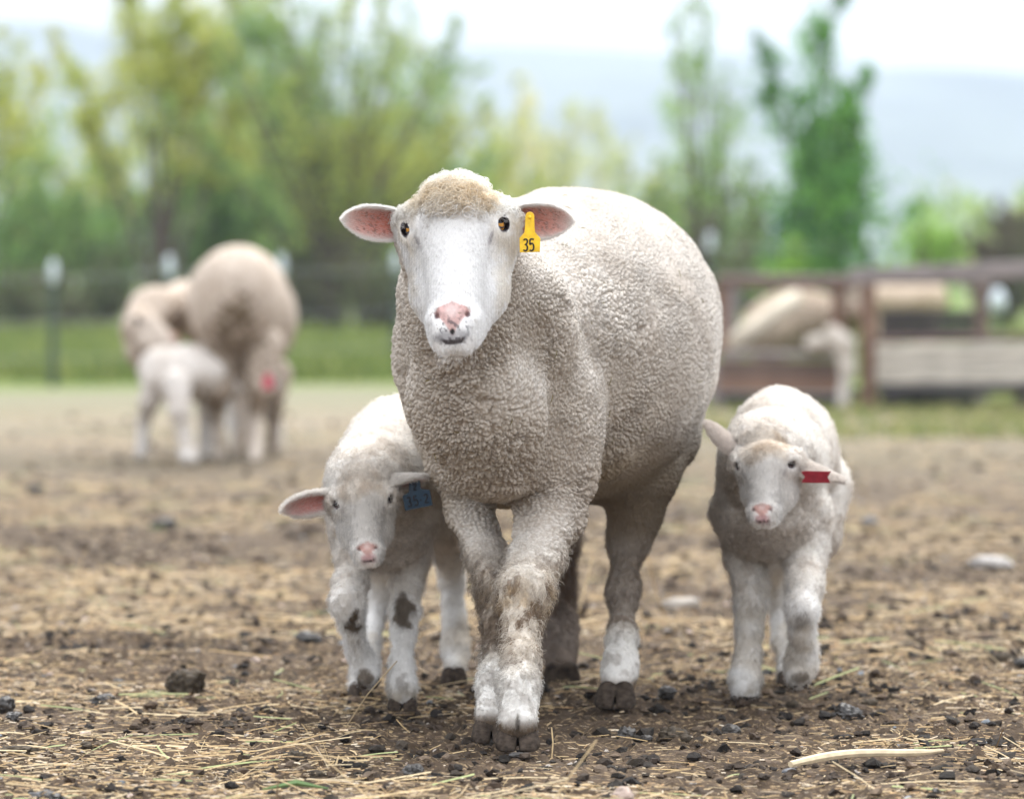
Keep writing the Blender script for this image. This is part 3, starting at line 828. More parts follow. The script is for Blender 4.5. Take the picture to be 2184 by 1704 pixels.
# ================================================================== lambs
LW = np.array([.82, .79, .745])
def build_lamb(name, label, base, H, prims, legs, ears, h=.0032, nhair=90000, seed=0, dark=1.0, eye=True, front_dir=-1, group=None, hair_r=.00036, cap_tint=.55, knees=(), bbox=None):
    F = Field(bbox[0], bbox[1], h)
    for p in prims:
        if p[0] == 'e': F.el(p[1], p[2], p[3], p[4])
        else: F.chain(p[1], p[2], p[3])
    for L in legs: F.chain(L[0], [r_ * (.80 if r_ < .035 and nhair else 1) for r_ in L[1]], .016)
    if H is not None: H.build(F, True)
    F.cut_below(.008)
    V, Q = F.mesh()
    me = mesh_np('body', V, Q)
    V = get_co(me).astype(np.float64); Nv = get_no(me).astype(np.float64)
    z = V[:, 2]
    disp = (fbm(V * 150, 2, seed) - .5) * .004 + (fbm(V * 30, 2, seed + 3) - .5) * .008
    if H is not None:
        q = H.loc(V); hdist = np.sqrt((q[:, 0] / .085) ** 2 + ((q[:, 1] - .045) / .15) ** 2 + ((q[:, 2] + .05) / .075) ** 2)
        headw = sstep(1.06, .94, hdist) * sstep(-.12, -.10, q[:, 2])
    else: q = None; headw = np.zeros(len(V))
    legz = sstep(.19, .13, z)
    body = (1 - headw) * (1 - legz)
    w1, w2 = worley((V + .01 * fbm(V * 20, 2, 4)[:, None]) * np.array([105, 105, 130]), seed + 2)
    disp = disp * (1 - headw * .8) + sstep(0, .4, w2 - w1) * .0034 * body
    n1 = fbm(V * 14, 3, seed + 5); n2 = fbm(V * 55, 3, seed + 6)
    C = mixc(LW, LW * np.array([.66, .60, .54]), sstep(.45, .65, n2) * .5)
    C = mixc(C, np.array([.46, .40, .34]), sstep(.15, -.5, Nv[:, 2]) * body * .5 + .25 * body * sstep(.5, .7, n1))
    C = mixc(C, mixc(np.array([.80, .79, .77]), np.array([.68, .64, .58]), sstep(.52, .70, n1)), legz)
    if H is not None:
        C = mixc(C, np.array([.79, .77, .74]), headw)
        cap = headw * sstep(.004, -.016, q[:, 1] + .010 * np.sin(q[:, 0] * 60)) * sstep(.075, .05, np.abs(q[:, 0]))
        C = mixc(C, mixc(np.array([.50, .40, .29]), np.array([.70, .64, .56]), sstep(.35, .65, n2)), cap * cap_tint)
        C = mixc(C, face_paint(C, q, V, LW, WHITE, True, None, seed), headw)
    C = C * dark
    for c, r, s_ in knees:
        dk = np.linalg.norm((V - c) / np.array(r), axis=1)
        C = mixc(C, np.array([.13, .095, .06]), sstep(1.0, .6, dk + (n2 - .5) * 2.2) * s_)
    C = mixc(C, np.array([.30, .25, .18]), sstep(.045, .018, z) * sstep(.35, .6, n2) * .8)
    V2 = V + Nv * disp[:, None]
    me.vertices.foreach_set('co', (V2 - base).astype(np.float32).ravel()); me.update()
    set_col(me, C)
    root = thing(name, label, 'lamb', base, group=group)
    link('body', me, root, M_SKIN)
    Qn = np.empty(len(me.loops), np.int32); me.loops.foreach_get('vertex_index', Qn); Qn = Qn.reshape(-1, 4)
    Nv2 = get_no(me).astype(np.float64)
    down = np.array([0, 0, -1.0])
    if nhair:
        clear = np.ones(len(V))
        if H is not None:
            for s_ in (-1, 1):
                d = np.sqrt((q[:, 0] - s_ * .066) ** 2 + q[:, 1] ** 2 + (q[:, 2] + .030) ** 2); clear *= sstep(.013, .017, d)
            clear *= 1 - .95 * sstep(1.25, .85, np.sqrt((q[:, 0] / .024) ** 2 + ((q[:, 1] - .134) / .018) ** 2)) * (q[:, 2] > -.03)
            clear *= 1 - .9 * sstep(.006, .003, np.abs(q[:, 1] - .159)) * (np.abs(q[:, 0]) < .03)
        def grow(nm, dens, n, length, rad, comb, cw, curl, sd, bright=1.0, npts=4, curlf=1.0, droop=0.0):
            if dens.sum() <= 0: return
            qq, W = scatter(V2, Qn, Nv2, n, dens + 1e-9, sd)
            r = blend(V2, qq, W); nn = nrm(blend(Nv2, qq, W)); g = np.random.default_rng(sd)
            cc = blend(C, qq, W) * (bright * g.uniform(.68, 1.2, (n, 1)))
            cm = None if comb is None else np.broadcast_to(comb, (n, 3))
            hair(nm, root, base, r, nn, cc, length * g.uniform(.55, 1.2, n), rad * g.uniform(.7, 1.2, n), cm, cw, curl, npts, sd, curlf=curlf, droop=droop)
        if H is not None:
            grow('face_hair', headw * clear, int(nhair * .22), .0058, hair_r * .65, H.R[:, 1], .70, .22, seed + 11, 1.05)
        grow('fleece_curls', body, int(nhair * .55), .0062, hair_r, None, 0, .85, seed + 12, 1.08, 6, 1.5)
        grow('leg_hair', legz * sstep(.006, .02, z), int(nhair * .23), .0085, hair_r * .7, down, .74, .25, seed + 13, 1.08)
    cin = np.array([.60, .27, .24]); cout = np.array([.74, .71, .67])
    for k_, e in enumerate(ears):
        ro, ax_, up_, L, W, cup, ci, co_, droop = e
        o, Vv, Ff, NN, CC, A_ = ear('ear', root, base, ro, ax_, up_, L, W, cup, ci if ci is not None else cin, co_ if co_ is not None else cout, 1.0, droop)
        if nhair:
            g = np.random.default_rng(seed + 30 + k_); inner = np.arange(len(Vv)) < len(Vv) // 2
            red = np.clip((CC[:, 0] - CC[:, 2]) / .33, 0, 1)
            dens = np.where(inner, .15 + (1 - red), 1.0)
            nh = int(nhair * .06)
            qq, W_ = scatter(Vv, Ff, NN, nh, dens, seed + 40 + k_)
            r = blend(Vv, qq, W_); nn = nrm(blend(NN, qq, W_)); cc = mixc(blend(CC, qq, W_), cout, .4)
            hair('ear_hair', root, base, r, nn, cc * g.uniform(.85, 1.15, (nh, 1)), .0058, hair_r * .65, np.broadcast_to(A_, r.shape), .6, .2, 4, seed + 50 + k_)
    if H is not None and eye:
        for s_ in (-1, 1):
            c = H.w(s_ * .0590, .0005, -.0325); look = H.R @ nrm([s_ * .66, .12, .74])
            add_eye(root, base, c, .0142 * H.sc, look, M_EYE_D)
            m = MB()
            for up_ in (1, -1):
                pts = []
                for k in np.linspace(-1, 1, 9):
                    hgt = (.62 if up_ > 0 else -.62) * (1 - k * k) ** .6
                    dirv = nrm(look + (H.R @ nrm([s_ * .78, 0, -.60])) * k * 1.05 - H.R[:, 1] * (hgt + -.18 * k))
                    pts.append(c + dirv * .0149 * H.sc)
                m.tube(np.array(pts) - base, [(.0006 + .0012 * (1 - k * k)) * H.sc for k in np.linspace(-1, 1, 9)], 6)
            link('eyelid', m.mesh('eyelid', True), root, plain_mat('lid_skin', (.09, .06, .06), .4, .5, .1))
    return root

# ---- lamb at the ewe's right side (left of the picture)
H1 = Head(P(773, 1064, 6.36), 76, 2, -5.6, .580, .93, .93)
psi = math.radians(17)
RB1 = np.stack([[math.cos(psi), -math.sin(psi), 0], [math.sin(psi), math.cos(psi), 0], [0, 0, 1]], 1)
prims = [
 ('e', P(862, 985, 6.86), (.074, .185, .094), RB1, .03),
 ('e', P(893, 975, 7.02), (.076, .10, .092), RB1, .04),
 ('e', P(826, 1045, 6.66), (.066, .10, .092), RB1, .04),
 ('e', P(815, 1115, 6.60), (.066, .07, .062), None, .04),
 ('c', [P(775, 1030, 6.42), P(800, 1030, 6.52), P(830, 1010, 6.66)], [.046, .058, .072], .03),
]
legs = [
 ([P(765, 1110, 6.60), P(757, 1185, 6.58), P(748, 1245, 6.52), P(742, 1288, 6.475), P(750, 1335, 6.50), P(765, 1385, 6.55), P(778, 1418, 6.565), P(784, 1440, 6.55)],
  [.040, .027, .0225, .0235, .0185, .0175, .0195, .017]),
 ([P(868, 1110, 6.64), P(873, 1185, 6.64), P(866, 1250, 6.62), P(862, 1305, 6.595), P(861, 1350, 6.59), P(859, 1420, 6.575), P(857, 1468, 6.56), P(857, 1492, 6.55)],
  [.042, .030, .0225, .0215, .0165, .0165, .0195, .020]),
 ([P(835, 1080, 6.98), P(822, 1170, 6.90), P(812, 1240, 6.94), P(800, 1300, 6.95), P(792, 1370, 6.88), P(776, 1440, 6.80), P(770, 1470, 6.755)],
  [.060, .040, .022, .0185, .0155, .018, .018]),
 ([P(930, 1030, 7.05), P(950, 1100, 6.98), P(958, 1180, 7.04), P(962, 1240, 7.07), P(968, 1320, 7.04), P(972, 1385, 7.01), P(970, 1430, 6.97)],
  [.062, .040, .024, .0195, .0175, .0215, .0205]),
]
b1 = np.array([-.18, 6.75, 0])
ears1 = [(H1.w(-.058, -.030, -.068), (-1, .05, -.22), (-.15, -1, -.42), .083, .036, 1.05, None, None, .06),
         (H1.w(.052, -.060, -.068), (1, -.22, .08), (-.05, -.28, -1), .066, .034, 1.15, None, None, .05)]
LAMB1 = build_lamb('lamb', 'white lamb with a blue ear tag lifting one muddy foreleg, left of the ewe', b1, H1, prims, legs, ears1, seed=500,
    bbox=((-.32, 6.15, .005), (.02, 7.22, .47)),
    knees=[(P(752, 1328, 6.48), (.012, .03, .026), .95), (P(860, 1310, 6.57), (.015, .03, .030), .9), (P(785, 1440, 6.53), (.02, .03, .014), .9), (P(862, 1470, 6.54), (.012, .03, .02), .5)])
sl_ = 6.38 / F_PX
org = P(889, 1060, 6.39)
ex = nrm((1, 0, .20)); ey = nrm((-.20, .05, 1))
ol = [(-30, -24), (30, -24), (30, 10), (12, 16), (14, 34), (-10, 34), (-14, 14), (-30, 8)]
ol = [(a * sl_, b * sl_) for a, b in ol]
add_tag(LAMB1, b1, org, ex, ey, np.cross(ex, ey), ol, .0014, plastic('blue_plastic', (.004, .028, .058)),
        [('3', -18 * sl_, -7 * sl_, 20 * sl_, 13 * sl_, .0012), ('5', -4 * sl_, -7 * sl_, 20 * sl_, 13 * sl_, .0012), ('-', 7 * sl_, -8 * sl_, 14 * sl_, 12 * sl_, .0012), ('2', 19 * sl_, -7 * sl_, 19 * sl_, 13 * sl_, .0012), ('2', 0, 22 * sl_, 13 * sl_, 11 * sl_, .0011)])
add_hoof(LAMB1, b1, P(787, 1456, 6.56), .50, 0, .45)
add_hoof(LAMB1, b1, P(858, 1513, 6.545) * [1, 1, 0] + [0, .006, 0], .68)
add_hoof(LAMB1, b1, P(770, 1486, 6.745) * [1, 1, 0], .62)
add_hoof(LAMB1, b1, P(968, 1461, 6.95) * [1, 1, 0], .66, 0, .2)

# ---- lamb at the ewe's left side (right of the picture)
H2 = Head(P(1626, 985, 6.50), 74, -15, -3.0, .590, .90, .95)
psi = math.radians(5)
RB2 = np.stack([[math.cos(psi), -math.sin(psi), 0], [math.sin(psi), math.cos(psi), 0], [0, 0, 1]], 1)
prims = [
 ('e', P(1664, 965, 6.98), (.075, .18, .092), RB2, .03),
 ('e', P(1680, 975, 7.12), (.072, .10, .092), RB2, .04),
 ('e', P(1640, 1040, 6.78), (.068, .10, .092), RB2, .04),
 ('e', P(1640, 1105, 6.72), (.068, .07, .058), None, .04),
 ('c', [P(1628, 960, 6.58), P(1640, 980, 6.68), P(1655, 990, 6.80)], [.046, .060, .074], .03),
]
legs = [
 ([P(1585, 1100, 6.76), P(1590, 1180, 6.76), P(1600, 1245, 6.74), P(1600, 1290, 6.715), P(1598, 1340, 6.71), P(1595, 1400, 6.70), P(1590, 1445, 6.685), P(1589, 1472, 6.675)],
  [.042, .032, .0255, .0235, .0195, .0205, .0240, .0240]),
 ([P(1708, 1100, 6.74), P(1718, 1180, 6.72), P(1716, 1250, 6.66), P(1712, 1300, 6.62), P(1710, 1345, 6.64), P(1712, 1390, 6.68), P(1708, 1420, 6.69), P(1702, 1440, 6.68)],
  [.043, .032, .0255, .0245, .0210, .0215, .0225, .018]),
 ([P(1655, 1080, 7.10), P(1652, 1180, 7.05), P(1662, 1245, 7.09), P(1664, 1300, 7.10), P(1668, 1370, 7.06), P(1678, 1425, 7.02)],
  [.060, .035, .020, .0175, .0150, .015]),
 ([P(1735, 1040, 7.16), P(1730, 1140, 7.10), P(1712, 1210, 7.13), P(1702, 1300, 7.12), P(1694, 1390, 7.05), P(1686, 1440, 6.97), P(1684, 1452, 6.94)],
  [.055, .036, .022, .0175, .0150, .0180, .018]),
]
b2 = np.array([.40, 6.9, 0])
ears2 = [(H2.w(-.056, -.035, -.066), (-1, .10, .78), (-.55, .75, -.55),   .074, .031, .8, np.array([.68, .48, .44]), np.array([.74, .66, .60]), 0.0),
         (H2.w(.056, -.030, -.066), (1, -.20, -.42), (-.10, .1, -1), .084, .040, 1.15, None, np.array([.70, .64, .58]), .05)]
LAMB2 = build_lamb('lamb', 'white lamb with a red tag under its drooping ear, right of the ewe', b2, H2, prims, legs, ears2, seed=700,
    bbox=((.25, 6.30, .005), (.56, 7.32, .47)), cap_tint=.75,
    knees=[(P(1712, 1330, 6.60), (.012, .03, .02), .45), (P(1600, 1300, 6.69), (.012, .03, .02), .15), (P(1706, 1440, 6.66), (.02, .03, .010), .8)])
org = P(1741, 1017, 6.475); sl_ = 6.5 / F_PX
ol = [(-32, -12), (-10, -13), (30, -13), (24, 0), (32, 12), (-24, 13), (-33, 10), (-24, 0)]
ol = [(a * sl_, b * sl_) for a, b in ol]
add_tag(LAMB2, b2, org, (1, 0, 0), (0, -.1, 1), (0, -1, -.1), ol, .0014, plastic('red_plastic', (.22, .008, .018)), [])
add_hoof(LAMB2, b2, P(1590, 1497, 6.67) * [1, 1, 0] + [0, .012, 0], .66)
add_hoof(LAMB2, b2, P(1704, 1452, 6.69), .50, 0, .5)
add_hoof(LAMB2, b2, P(1683, 1466, 6.93) * [1, 1, 0], .60, 0, 0)
add_hoof(LAMB2, b2, P(1682, 1440, 7.01), .58, 0, .6)
print('lambs done', time.time() - T0)
# ================================================================== ground
def graded(fine_lo, fine_hi, h, lo, hi, gr=1.06):
    a = list(np.arange(fine_lo, fine_hi, h)); x = fine_hi; s = h; r = []
    while x < hi: r.append(x); s *= gr; x += s
    r.append(hi); x = fine_lo; s = h; l = []
    while x > lo: s *= gr; x -= s; l.append(max(x, lo))
    return np.array(l[::-1] + a + r)
def ground_z(x, y, fine=True):
    p = np.stack([x, y, 0 * x], 1)
    near = sstep(14, 9, y)
    z = (fbm(p * 1.3, 2, 400) - .5) * .016 * sstep(60, 20, y)
    if fine:
        z = z + ((fbm(p * 9, 3, 401) - .5) * .024 + (fbm(p * 45, 3, 402) - .5) * .018) * near
        f1, f2 = worley(p * np.array([42, 42, 1.0]), 403)
        z = z + sstep(.45, .12, f1) * .010 * near * sstep(.45, .6, fbm(p * 5, 2, 404))
    z = z - .010 * near
    # rising country far off
    r = np.hypot(x, y)
    return z
gx = graded(-1.05, 1.05, .0075, -900, 900, 1.07); gy = graded(5.25, 8.2, .0075, -40, 2400, 1.055)
X, Y = np.meshgrid(gx, gy, indexing='xy'); xf, yf = X.ravel(), Y.ravel()
zf = ground_z(xf, yf)
nx_, ny_ = len(gx), len(gy)
ii = np.arange(ny_ - 1)[:, None] * nx_ + np.arange(nx_ - 1)[None, :]; ii = ii.ravel()
Gq = np.stack([ii, ii + 1, ii + 1 + nx_, ii + nx_], 1)
gme = mesh_np('ground', np.stack([xf, yf, zf], 1), Gq)
print('ground quads', len(Gq))
def ground_mat():
    m, nt, b = new_mat('paddock_soil')
    L = nt.links.new
    ge = N(nt, 'ShaderNodeNewGeometry'); sp = N(nt, 'ShaderNodeSeparateXYZ'); L(ge.outputs['Position'], sp.inputs[0])
    def noise(scale, det=5.0, sc=None):
        n = N(nt, 'ShaderNodeTexNoise', Scale=float(scale), Detail=det)
        if sc:
            mpn = N(nt, 'ShaderNodeMapping'); mpn.inputs['Scale'].default_value = sc; L(ge.outputs['Position'], mpn.inputs[0]); L(mpn.outputs[0], n.inputs['Vector'])
        else: L(ge.outputs['Position'], n.inputs['Vector'])
        return n.outputs[0]
    def rng_(s, a, b_, c=0.0, d=1.0):
        r = N(nt, 'ShaderNodeMapRange'); L(s, r.inputs[0]); r.inputs[1].default_value = a; r.inputs[2].default_value = b_; r.inputs[3].default_value = c; r.inputs[4].default_value = d; return r.outputs[0]
    def mix(f, a, b_):
        n = N(nt, 'ShaderNodeMixRGB')
        for i, q in ((0, f), (1, a), (2, b_)):
            if isinstance(q, tuple): n.inputs[i].default_value = (*q, 1)
            elif isinstance(q, float): n.inputs[i].default_value = q
            else: L(q, n.inputs[i])
        return n.outputs[0]
    def mul(a, b_, op='MULTIPLY'):
        n = N(nt, 'ShaderNodeMath', operation=op)
        for i, q in enumerate((a, b_)):
            if isinstance(q, (int, float)): n.inputs[i].default_value = q
            else: L(q, n.inputs[i])
        return n.outputs[0]
    c = mix(rng_(noise(35), .35, .65), (.030, .021, .014), (.092, .064, .041))
    c = mix(rng_(noise(3.0, 3.0), .40, .60), c, mix(rng_(noise(60), .3, .7), (.062, .045, .031), (.12, .085, .057)))
    c = mix(rng_(noise(140, 3.0), .60, .72), c, (.045, .036, .03))           # droppings and wet crumbs
    c = mix(mul(rng_(noise(90, 4.0, (1, 3.2, 1)), .56, .66), .75), c, (.42, .31, .18))   # chaff
    # further off: more chaff and trodden straw, paler dry ground
    mid = mix(rng_(noise(3.2, 5.0, (1, .8, 1)), .38, .62), (.088, .066, .046), (.142, .108, .075))
    mid = mix(rng_(noise(9.0, 4.0), .52, .66), mid, (.075, .058, .042))
    c = mix(mul(rng_(sp.outputs['Y'], 7.5, 12.0), .8), c, mid)
    far = mix(rng_(noise(.9, 4.0, (.6, 1, 1)), .4, .6), (.25, .21, .155), (.21, .188, .125))
    c = mix(rng_(sp.outputs['Y'], 12.5, 19.0), c, far)
    edge = mul(sp.outputs['Y'], mul(noise(.35, 3.0), 5.0), 'ADD')
    c = mix(rng_(edge, 22.5, 25.5), c, (.215, .21, .135))
    # sward beyond the wire; nearer on the feeder's side
    side = mul(rng_(sp.outputs['X'], .5, 3.5, 0.0, 5.2), edge, 'ADD')
    g1 = mix(rng_(noise(.8, 4.0), .35, .65), (.12, .17, .045), (.20, .24, .08))
    c = mix(rng_(side, 26.2, 27.6), c, g1)
    L(c, b.inputs['Base Color'])
    L(rng_(noise(25), .35, .6, .75, 1.0), b.inputs['Roughness']); b.inputs['Specular IOR Level'].default_value = .12
    bp = N(nt, 'ShaderNodeBump', Strength=1.0, Distance=.006); L(noise(160, 6.0), bp.inputs['Height']); L(bp.outputs[0], b.inputs['Normal'])
    return m
g_o = link('ground', gme, None, ground_mat()); tag(g_o, 'bare trodden paddock soil', kind='structure'); del g_o['label']

# ---- near litter: straw, chaff and crumbs, all lying on the ground
def scatter_xy(n, y0, y1, pw, seed, spread=1.0):
    g = np.random.default_rng(seed)
    u = g.random(n); y = y0 * (y1 / y0) ** (u ** pw)
    x = (g.random(n) - .5) * 2 * (y * .115 + .5) * spread
    return g, x, y
def straw_mesh(n, seed, y0, y1, Lr, Wr, name, pal, lift=.004, pw=1.0, bend=.15):
    g, x, y = scatter_xy(n, y0, y1, pw, seed)
    z = ground_z(x, y)
    patch = fbm(np.stack([x, y, 0 * x], 1) * 2.2, 3, 410)
    keep = g.random(n) < sstep(.40, .58, patch) * .92 + .08
    x, y, z = x[keep], y[keep], z[keep]; n = len(x)
    th = g.normal(0, .65, n) + (g.random(n) < .35) * g.uniform(0, 6.28, n)
    L = np.exp(g.uniform(np.log(Lr[0]), np.log(Lr[1]), n)); W = g.uniform(*Wr, n); W = np.minimum(W, L * .25)
    tilt = g.normal(0, .10, n) + (g.random(n) < .04) * g.normal(0, .6, n)
    dx, dy, dz = np.cos(th) * np.cos(tilt), np.sin(th) * np.cos(tilt), np.sin(tilt)
    D = np.stack([dx, dy, dz], 1); S = np.stack([-np.sin(th), np.cos(th), 0 * th], 1); U = np.cross(D, S)
    Cn = np.stack([x, y, z + lift * g.random(n) + np.abs(tilt) * L * .45], 1)
    bn = g.normal(0, bend, n)
    V = np.zeros((n, 3, 3, 3)); tt = [-.5, 0, .5]
    for i, t in enumerate(tt):
        c = Cn + D * (L * t)[:, None] + S * (bn * L * (t * t - .08))[:, None] + U * (-.02 * L * abs(t))[:, None]
        V[:, i, 0] = c + S * (W * .5)[:, None]; V[:, i, 1] = c - S * (W * .5)[:, None]; V[:, i, 2] = c + U * (W * .55)[:, None]
    V = V.reshape(-1, 3); b0 = np.arange(n) * 9; Q = []
    for i in (0, 1):
        for a, b_ in ((0, 2), (2, 1), (1, 0)):
            Q.append(np.stack([b0 + i * 3 + a, b0 + i * 3 + b_, b0 + (i + 1) * 3 + b_, b0 + (i + 1) * 3 + a], 1))
    Q = np.concatenate(Q)
    pal = np.asarray(pal); c = pal[g.integers(0, len(pal), n)] * g.uniform(.7, 1.2, (n, 1)); C = np.repeat(c, 9, 0)
    me = mesh_np(name, V, Q, C, smooth=False); return me
STRAW = [(.50, .37, .20), (.40, .28, .14), (.58, .46, .28), (.34, .23, .12), (.24, .17, .10), (.52, .42, .29), (.44, .31, .15)]
M_STRAW = vc_mat('straw', rough=.6, spec=.3, var=.2, varscale=120)
tag(link('straw_litter', straw_mesh(48000, 1, 5.2, 12.5, (.007, .045), (.0008, .0022), 'straw_litter', STRAW), None, M_STRAW), 'short broken straw and chaff strewn over the trodden soil', 'straw', kind='stuff')
tag(link('chaff_litter', straw_mesh(52000, 15, 5.2, 10.5, (.003, .012), (.0010, .0030), 'chaff_litter', [(.50, .33, .17), (.60, .46, .30), (.40, .25, .12), (.20, .13, .08), (.12, .085, .06), (.66, .56, .42)], .005), None, M_STRAW), 'fine chaff and bark chips trodden into the soil', 'chaff', kind='stuff')
tag(link('hay_stalks', straw_mesh(2600, 2, 5.2, 14, (.04, .14), (.0016, .0034), 'hay_stalks', STRAW[:3] + [(.33, .36, .16)], .006, bend=.2), None, M_STRAW), 'longer dry hay stalks lying across the paddock', 'straw', kind='stuff')
def crumb_mesh(n, seed, y0, y1, r0, r1, name, pal, pw=1.0, elong=1.3, proto=None):
    g, x, y = scatter_xy(n, y0, y1, pw, seed)
    keep = g.random(n) < sstep(.3, .55, fbm(np.stack([x, y, 0 * x], 1) * 3.1, 3, 420 + seed)) * .8 + .2
    x, y = x[keep], y[keep]; n = len(x); z = ground_z(x, y)
    o = np.array([[1, 0, 0], [-1, 0, 0], [0, 1, 0], [0, -1, 0], [0, 0, 1], [0, 0, -1]], float)
    # 18 point lump: octahedron with split edges
    E = [(0, 2), (2, 1), (1, 3), (3, 0), (0, 4), (2, 4), (1, 4), (3, 4), (0, 5), (2, 5), (1, 5), (3, 5)]
    P18 = np.concatenate([o, [nrm(o[a] + o[b]) for a, b in E]])
    mid = {frozenset(e): 6 + i for i, e in enumerate(E)}
    T = []
    for f in [(0, 2, 4), (2, 1, 4), (1, 3, 4), (3, 0, 4), (2, 0, 5), (1, 2, 5), (3, 1, 5), (0, 3, 5)]:
        a, b_, c = f; ab, bc, ca = mid[frozenset((a, b_))], mid[frozenset((b_, c))], mid[frozenset((c, a))]
        T += [(a, ab, ca), (ab, b_, bc), (ca, bc, c), (ab, bc, ca)]
    T = np.array(T)
    r = np.exp(g.uniform(np.log(r0), np.log(r1), n) ** 1.0)
    sc = np.stack([r * g.uniform(.9, elong, n), r * g.uniform(.8, 1.1, n), r * g.uniform(.5, .8, n)], 1)
    V = P18[None] * (1 + g.normal(0, .28, (n, 18, 1))) * sc[:, None, :]
    th = g.uniform(0, 6.28, n); c_, s_ = np.cos(th)[:, None], np.sin(th)[:, None]
    V = np.stack([V[..., 0] * c_ - V[..., 1] * s_, V[..., 0] * s_ + V[..., 1] * c_, V[..., 2]], -1)
    V += np.stack([x, y, z + sc[:, 2] * .45], 1)[:, None]
    Q = (T[None] + (np.arange(n) * 18)[:, None, None]).reshape(-1, 3)
    pal = np.asarray(pal); C = np.repeat(pal[g.integers(0, len(pal), n)] * g.uniform(.6, 1.3, (n, 1)), 18, 0)
    return mesh_np(name, V.reshape(-1, 3), Q, C, smooth=False)
M_CRUMB = vc_mat('soil_crumbs', rough=.85, spec=.2, bump=260.0, bumpd=.002, var=.3, varscale=150)
SOIL = [(.065, .046, .032), (.045, .033, .024), (.10, .072, .05), (.13, .095, .066), (.030, .025, .021)]
tag(link('soil_crumbs', crumb_mesh(15000, 5, 5.2, 12, .0020, .0095, 'soil_crumbs', SOIL), None, M_CRUMB), 'loose crumbs of dark soil and dung', 'dirt', kind='stuff')
tag(link('dung_pellets', crumb_mesh(900, 11, 5.25, 8.5, .005, .0125, 'dung_pellets', [(.020, .017, .015), (.03, .025, .02), (.045, .036, .027)]), None, M_CRUMB), 'dark sheep dung pellets scattered in the straw', 'dung', kind='stuff')
tag(link('dung_litter', crumb_mesh(1500, 8, 7.5, 20, .005, .017, 'dung_litter', SOIL[:3], 1.0), None, M_CRUMB), 'scattered small dung and soil lumps further up the paddock', 'dirt', kind='stuff')
tag(link('far_straw', straw_mesh(12000, 9, 8, 21, (.02, .08), (.0015, .0035), 'far_straw', STRAW), None, M_STRAW), 'trodden straw thinning out up the paddock', 'straw', kind='stuff')
tag(link('pale_grit', crumb_mesh(1600, 6, 5.2, 14, .002, .007, 'pale_grit', [(.38, .34, .30), (.30, .26, .22), (.45, .36, .30), (.22, .24, .26)]), None, M_CRUMB), 'small pale grit and woodchips among the straw', 'grit', kind='stuff')

# ---- single lumps of dung and stones
def lump(name, label, cat, p, r, seed, mat, rough=.28, scale=(1, .8, .6), detail=3, group=None, sub=4):
    import bmesh
    bm = bmesh.new(); bmesh.ops.create_icosphere(bm, subdivisions=sub, radius=1); me = bpy.data.meshes.new(name); bm.to_mesh(me); bm.free()
    V = get_co(me).astype(float)
    q = V * 1.4 + seed * 7.3
    d = (fbm(q, 2, seed) - .5) * rough * 2.4 + (fbm(q * 3.2, 2, seed + 1) - .5) * rough
    if detail: 
        f1, f2 = worley(q * 1.7, seed + 2); d += (sstep(0, .3, f2 - f1) - .6) * rough * .75 + (fbm(q * 9, 2, seed + 4) - .5) * rough * .35
    V = V * (1 + d[:, None]) * np.asarray(scale) * r
    z0 = V[:, 2].min(); V[:, 2] = np.maximum(V[:, 2], z0 * .7)
    me.vertices.foreach_set('co', V.astype(np.float32).ravel()); me.polygons.foreach_set('use_smooth', [True] * len(me.polygons)); me.update()
    gz = float(ground_z(np.array([p[0]]), np.array([p[1]]))[0])
    o = link(name, me, None, mat); o.location = (p[0], p[1], gz - z0 * .7 * .75 + 0.0); o.rotation_euler = (0, 0, seed * 1.3)
    return tag(o, label, cat, group)
M_DUNG = plain_mat('fresh_dung', (.028, .024, .020), .42, .5, .5, 90, .0015)
M_DUNG2 = plain_mat('dry_dung', (.062, .048, .032), .8, .3, .5, 120, .002)
M_STONE = plain_mat('grey_stone', (.085, .088, .098), .5, .4, .3, 80, .001)
M_STONE2 = plain_mat('pale_stone', (.42, .33, .28), .7, .3, .3, 80, .001)
D = lambda u, v, rpx, label, mat=None, cat='dung', nm='dung_clod', rough=.28, scale=(1, .8, .65), s=None: lump(nm, label, cat, gp(u, v), px(rpx, gd(v)), int(u * 7 + v) % 97, mat or M_DUNG, rough, scale)
D(392, 1478, 40, 'large crumbly dark dung clod on the bare soil left of the lifted foreleg', M_DUNG2, rough=.34, scale=(1, .9, .8))
D(222, 1492, 27, 'smooth grey black dung pellet left of the large crumbly clod', scale=(1.1, .8, .5))
D(254, 1444, 20, 'low dark dung pellet behind the large crumbly clod')
D(8, 1510, 26, 'glossy dark dung clod cut by the left edge of the picture', scale=(.8, .8, .8))
D(30, 1532, 20, 'small matt dung clod just below the glossy one at the left edge')
D(655, 1358, 30, 'dark flat dung patch behind the left lamb, beside its raised leg', scale=(1.1, .8, .5))
D(185, 1584, 15, 'small round brown dung ball among straw at lower left', M_DUNG2)
D(628, 1616, 26, 'rough dark clod in straw below the left lamb', M_DUNG2, rough=.4)
D(676, 1646, 17, 'small fuzzy brown clod right of the rough dark clod', M_DUNG2)
D(882, 1640, 26, 'rough dung clod left of a smooth dark pellet in the lower middle', rough=.4)
D(920, 1644, 19, 'smooth dark pellet touching the rough clod in the lower middle', rough=.12, scale=(1.2, .8, .6))
D(1336, 1554, 23, 'glossy black dung ball of pressed pellets between ewe and right lamb', scale=(1, .9, .85))
D(1378, 1562, 14, 'small black pellet just right of the glossy dung ball', rough=.12)
D(1436, 1554, 34, 'broad matt dung heap right of the small black pellet', M_DUNG2, rough=.4, scale=(1, .8, .5))
D(1462, 1560, 14, 'brown pebble like clod on the edge of the broad dung heap', M_DUNG2, rough=.15)
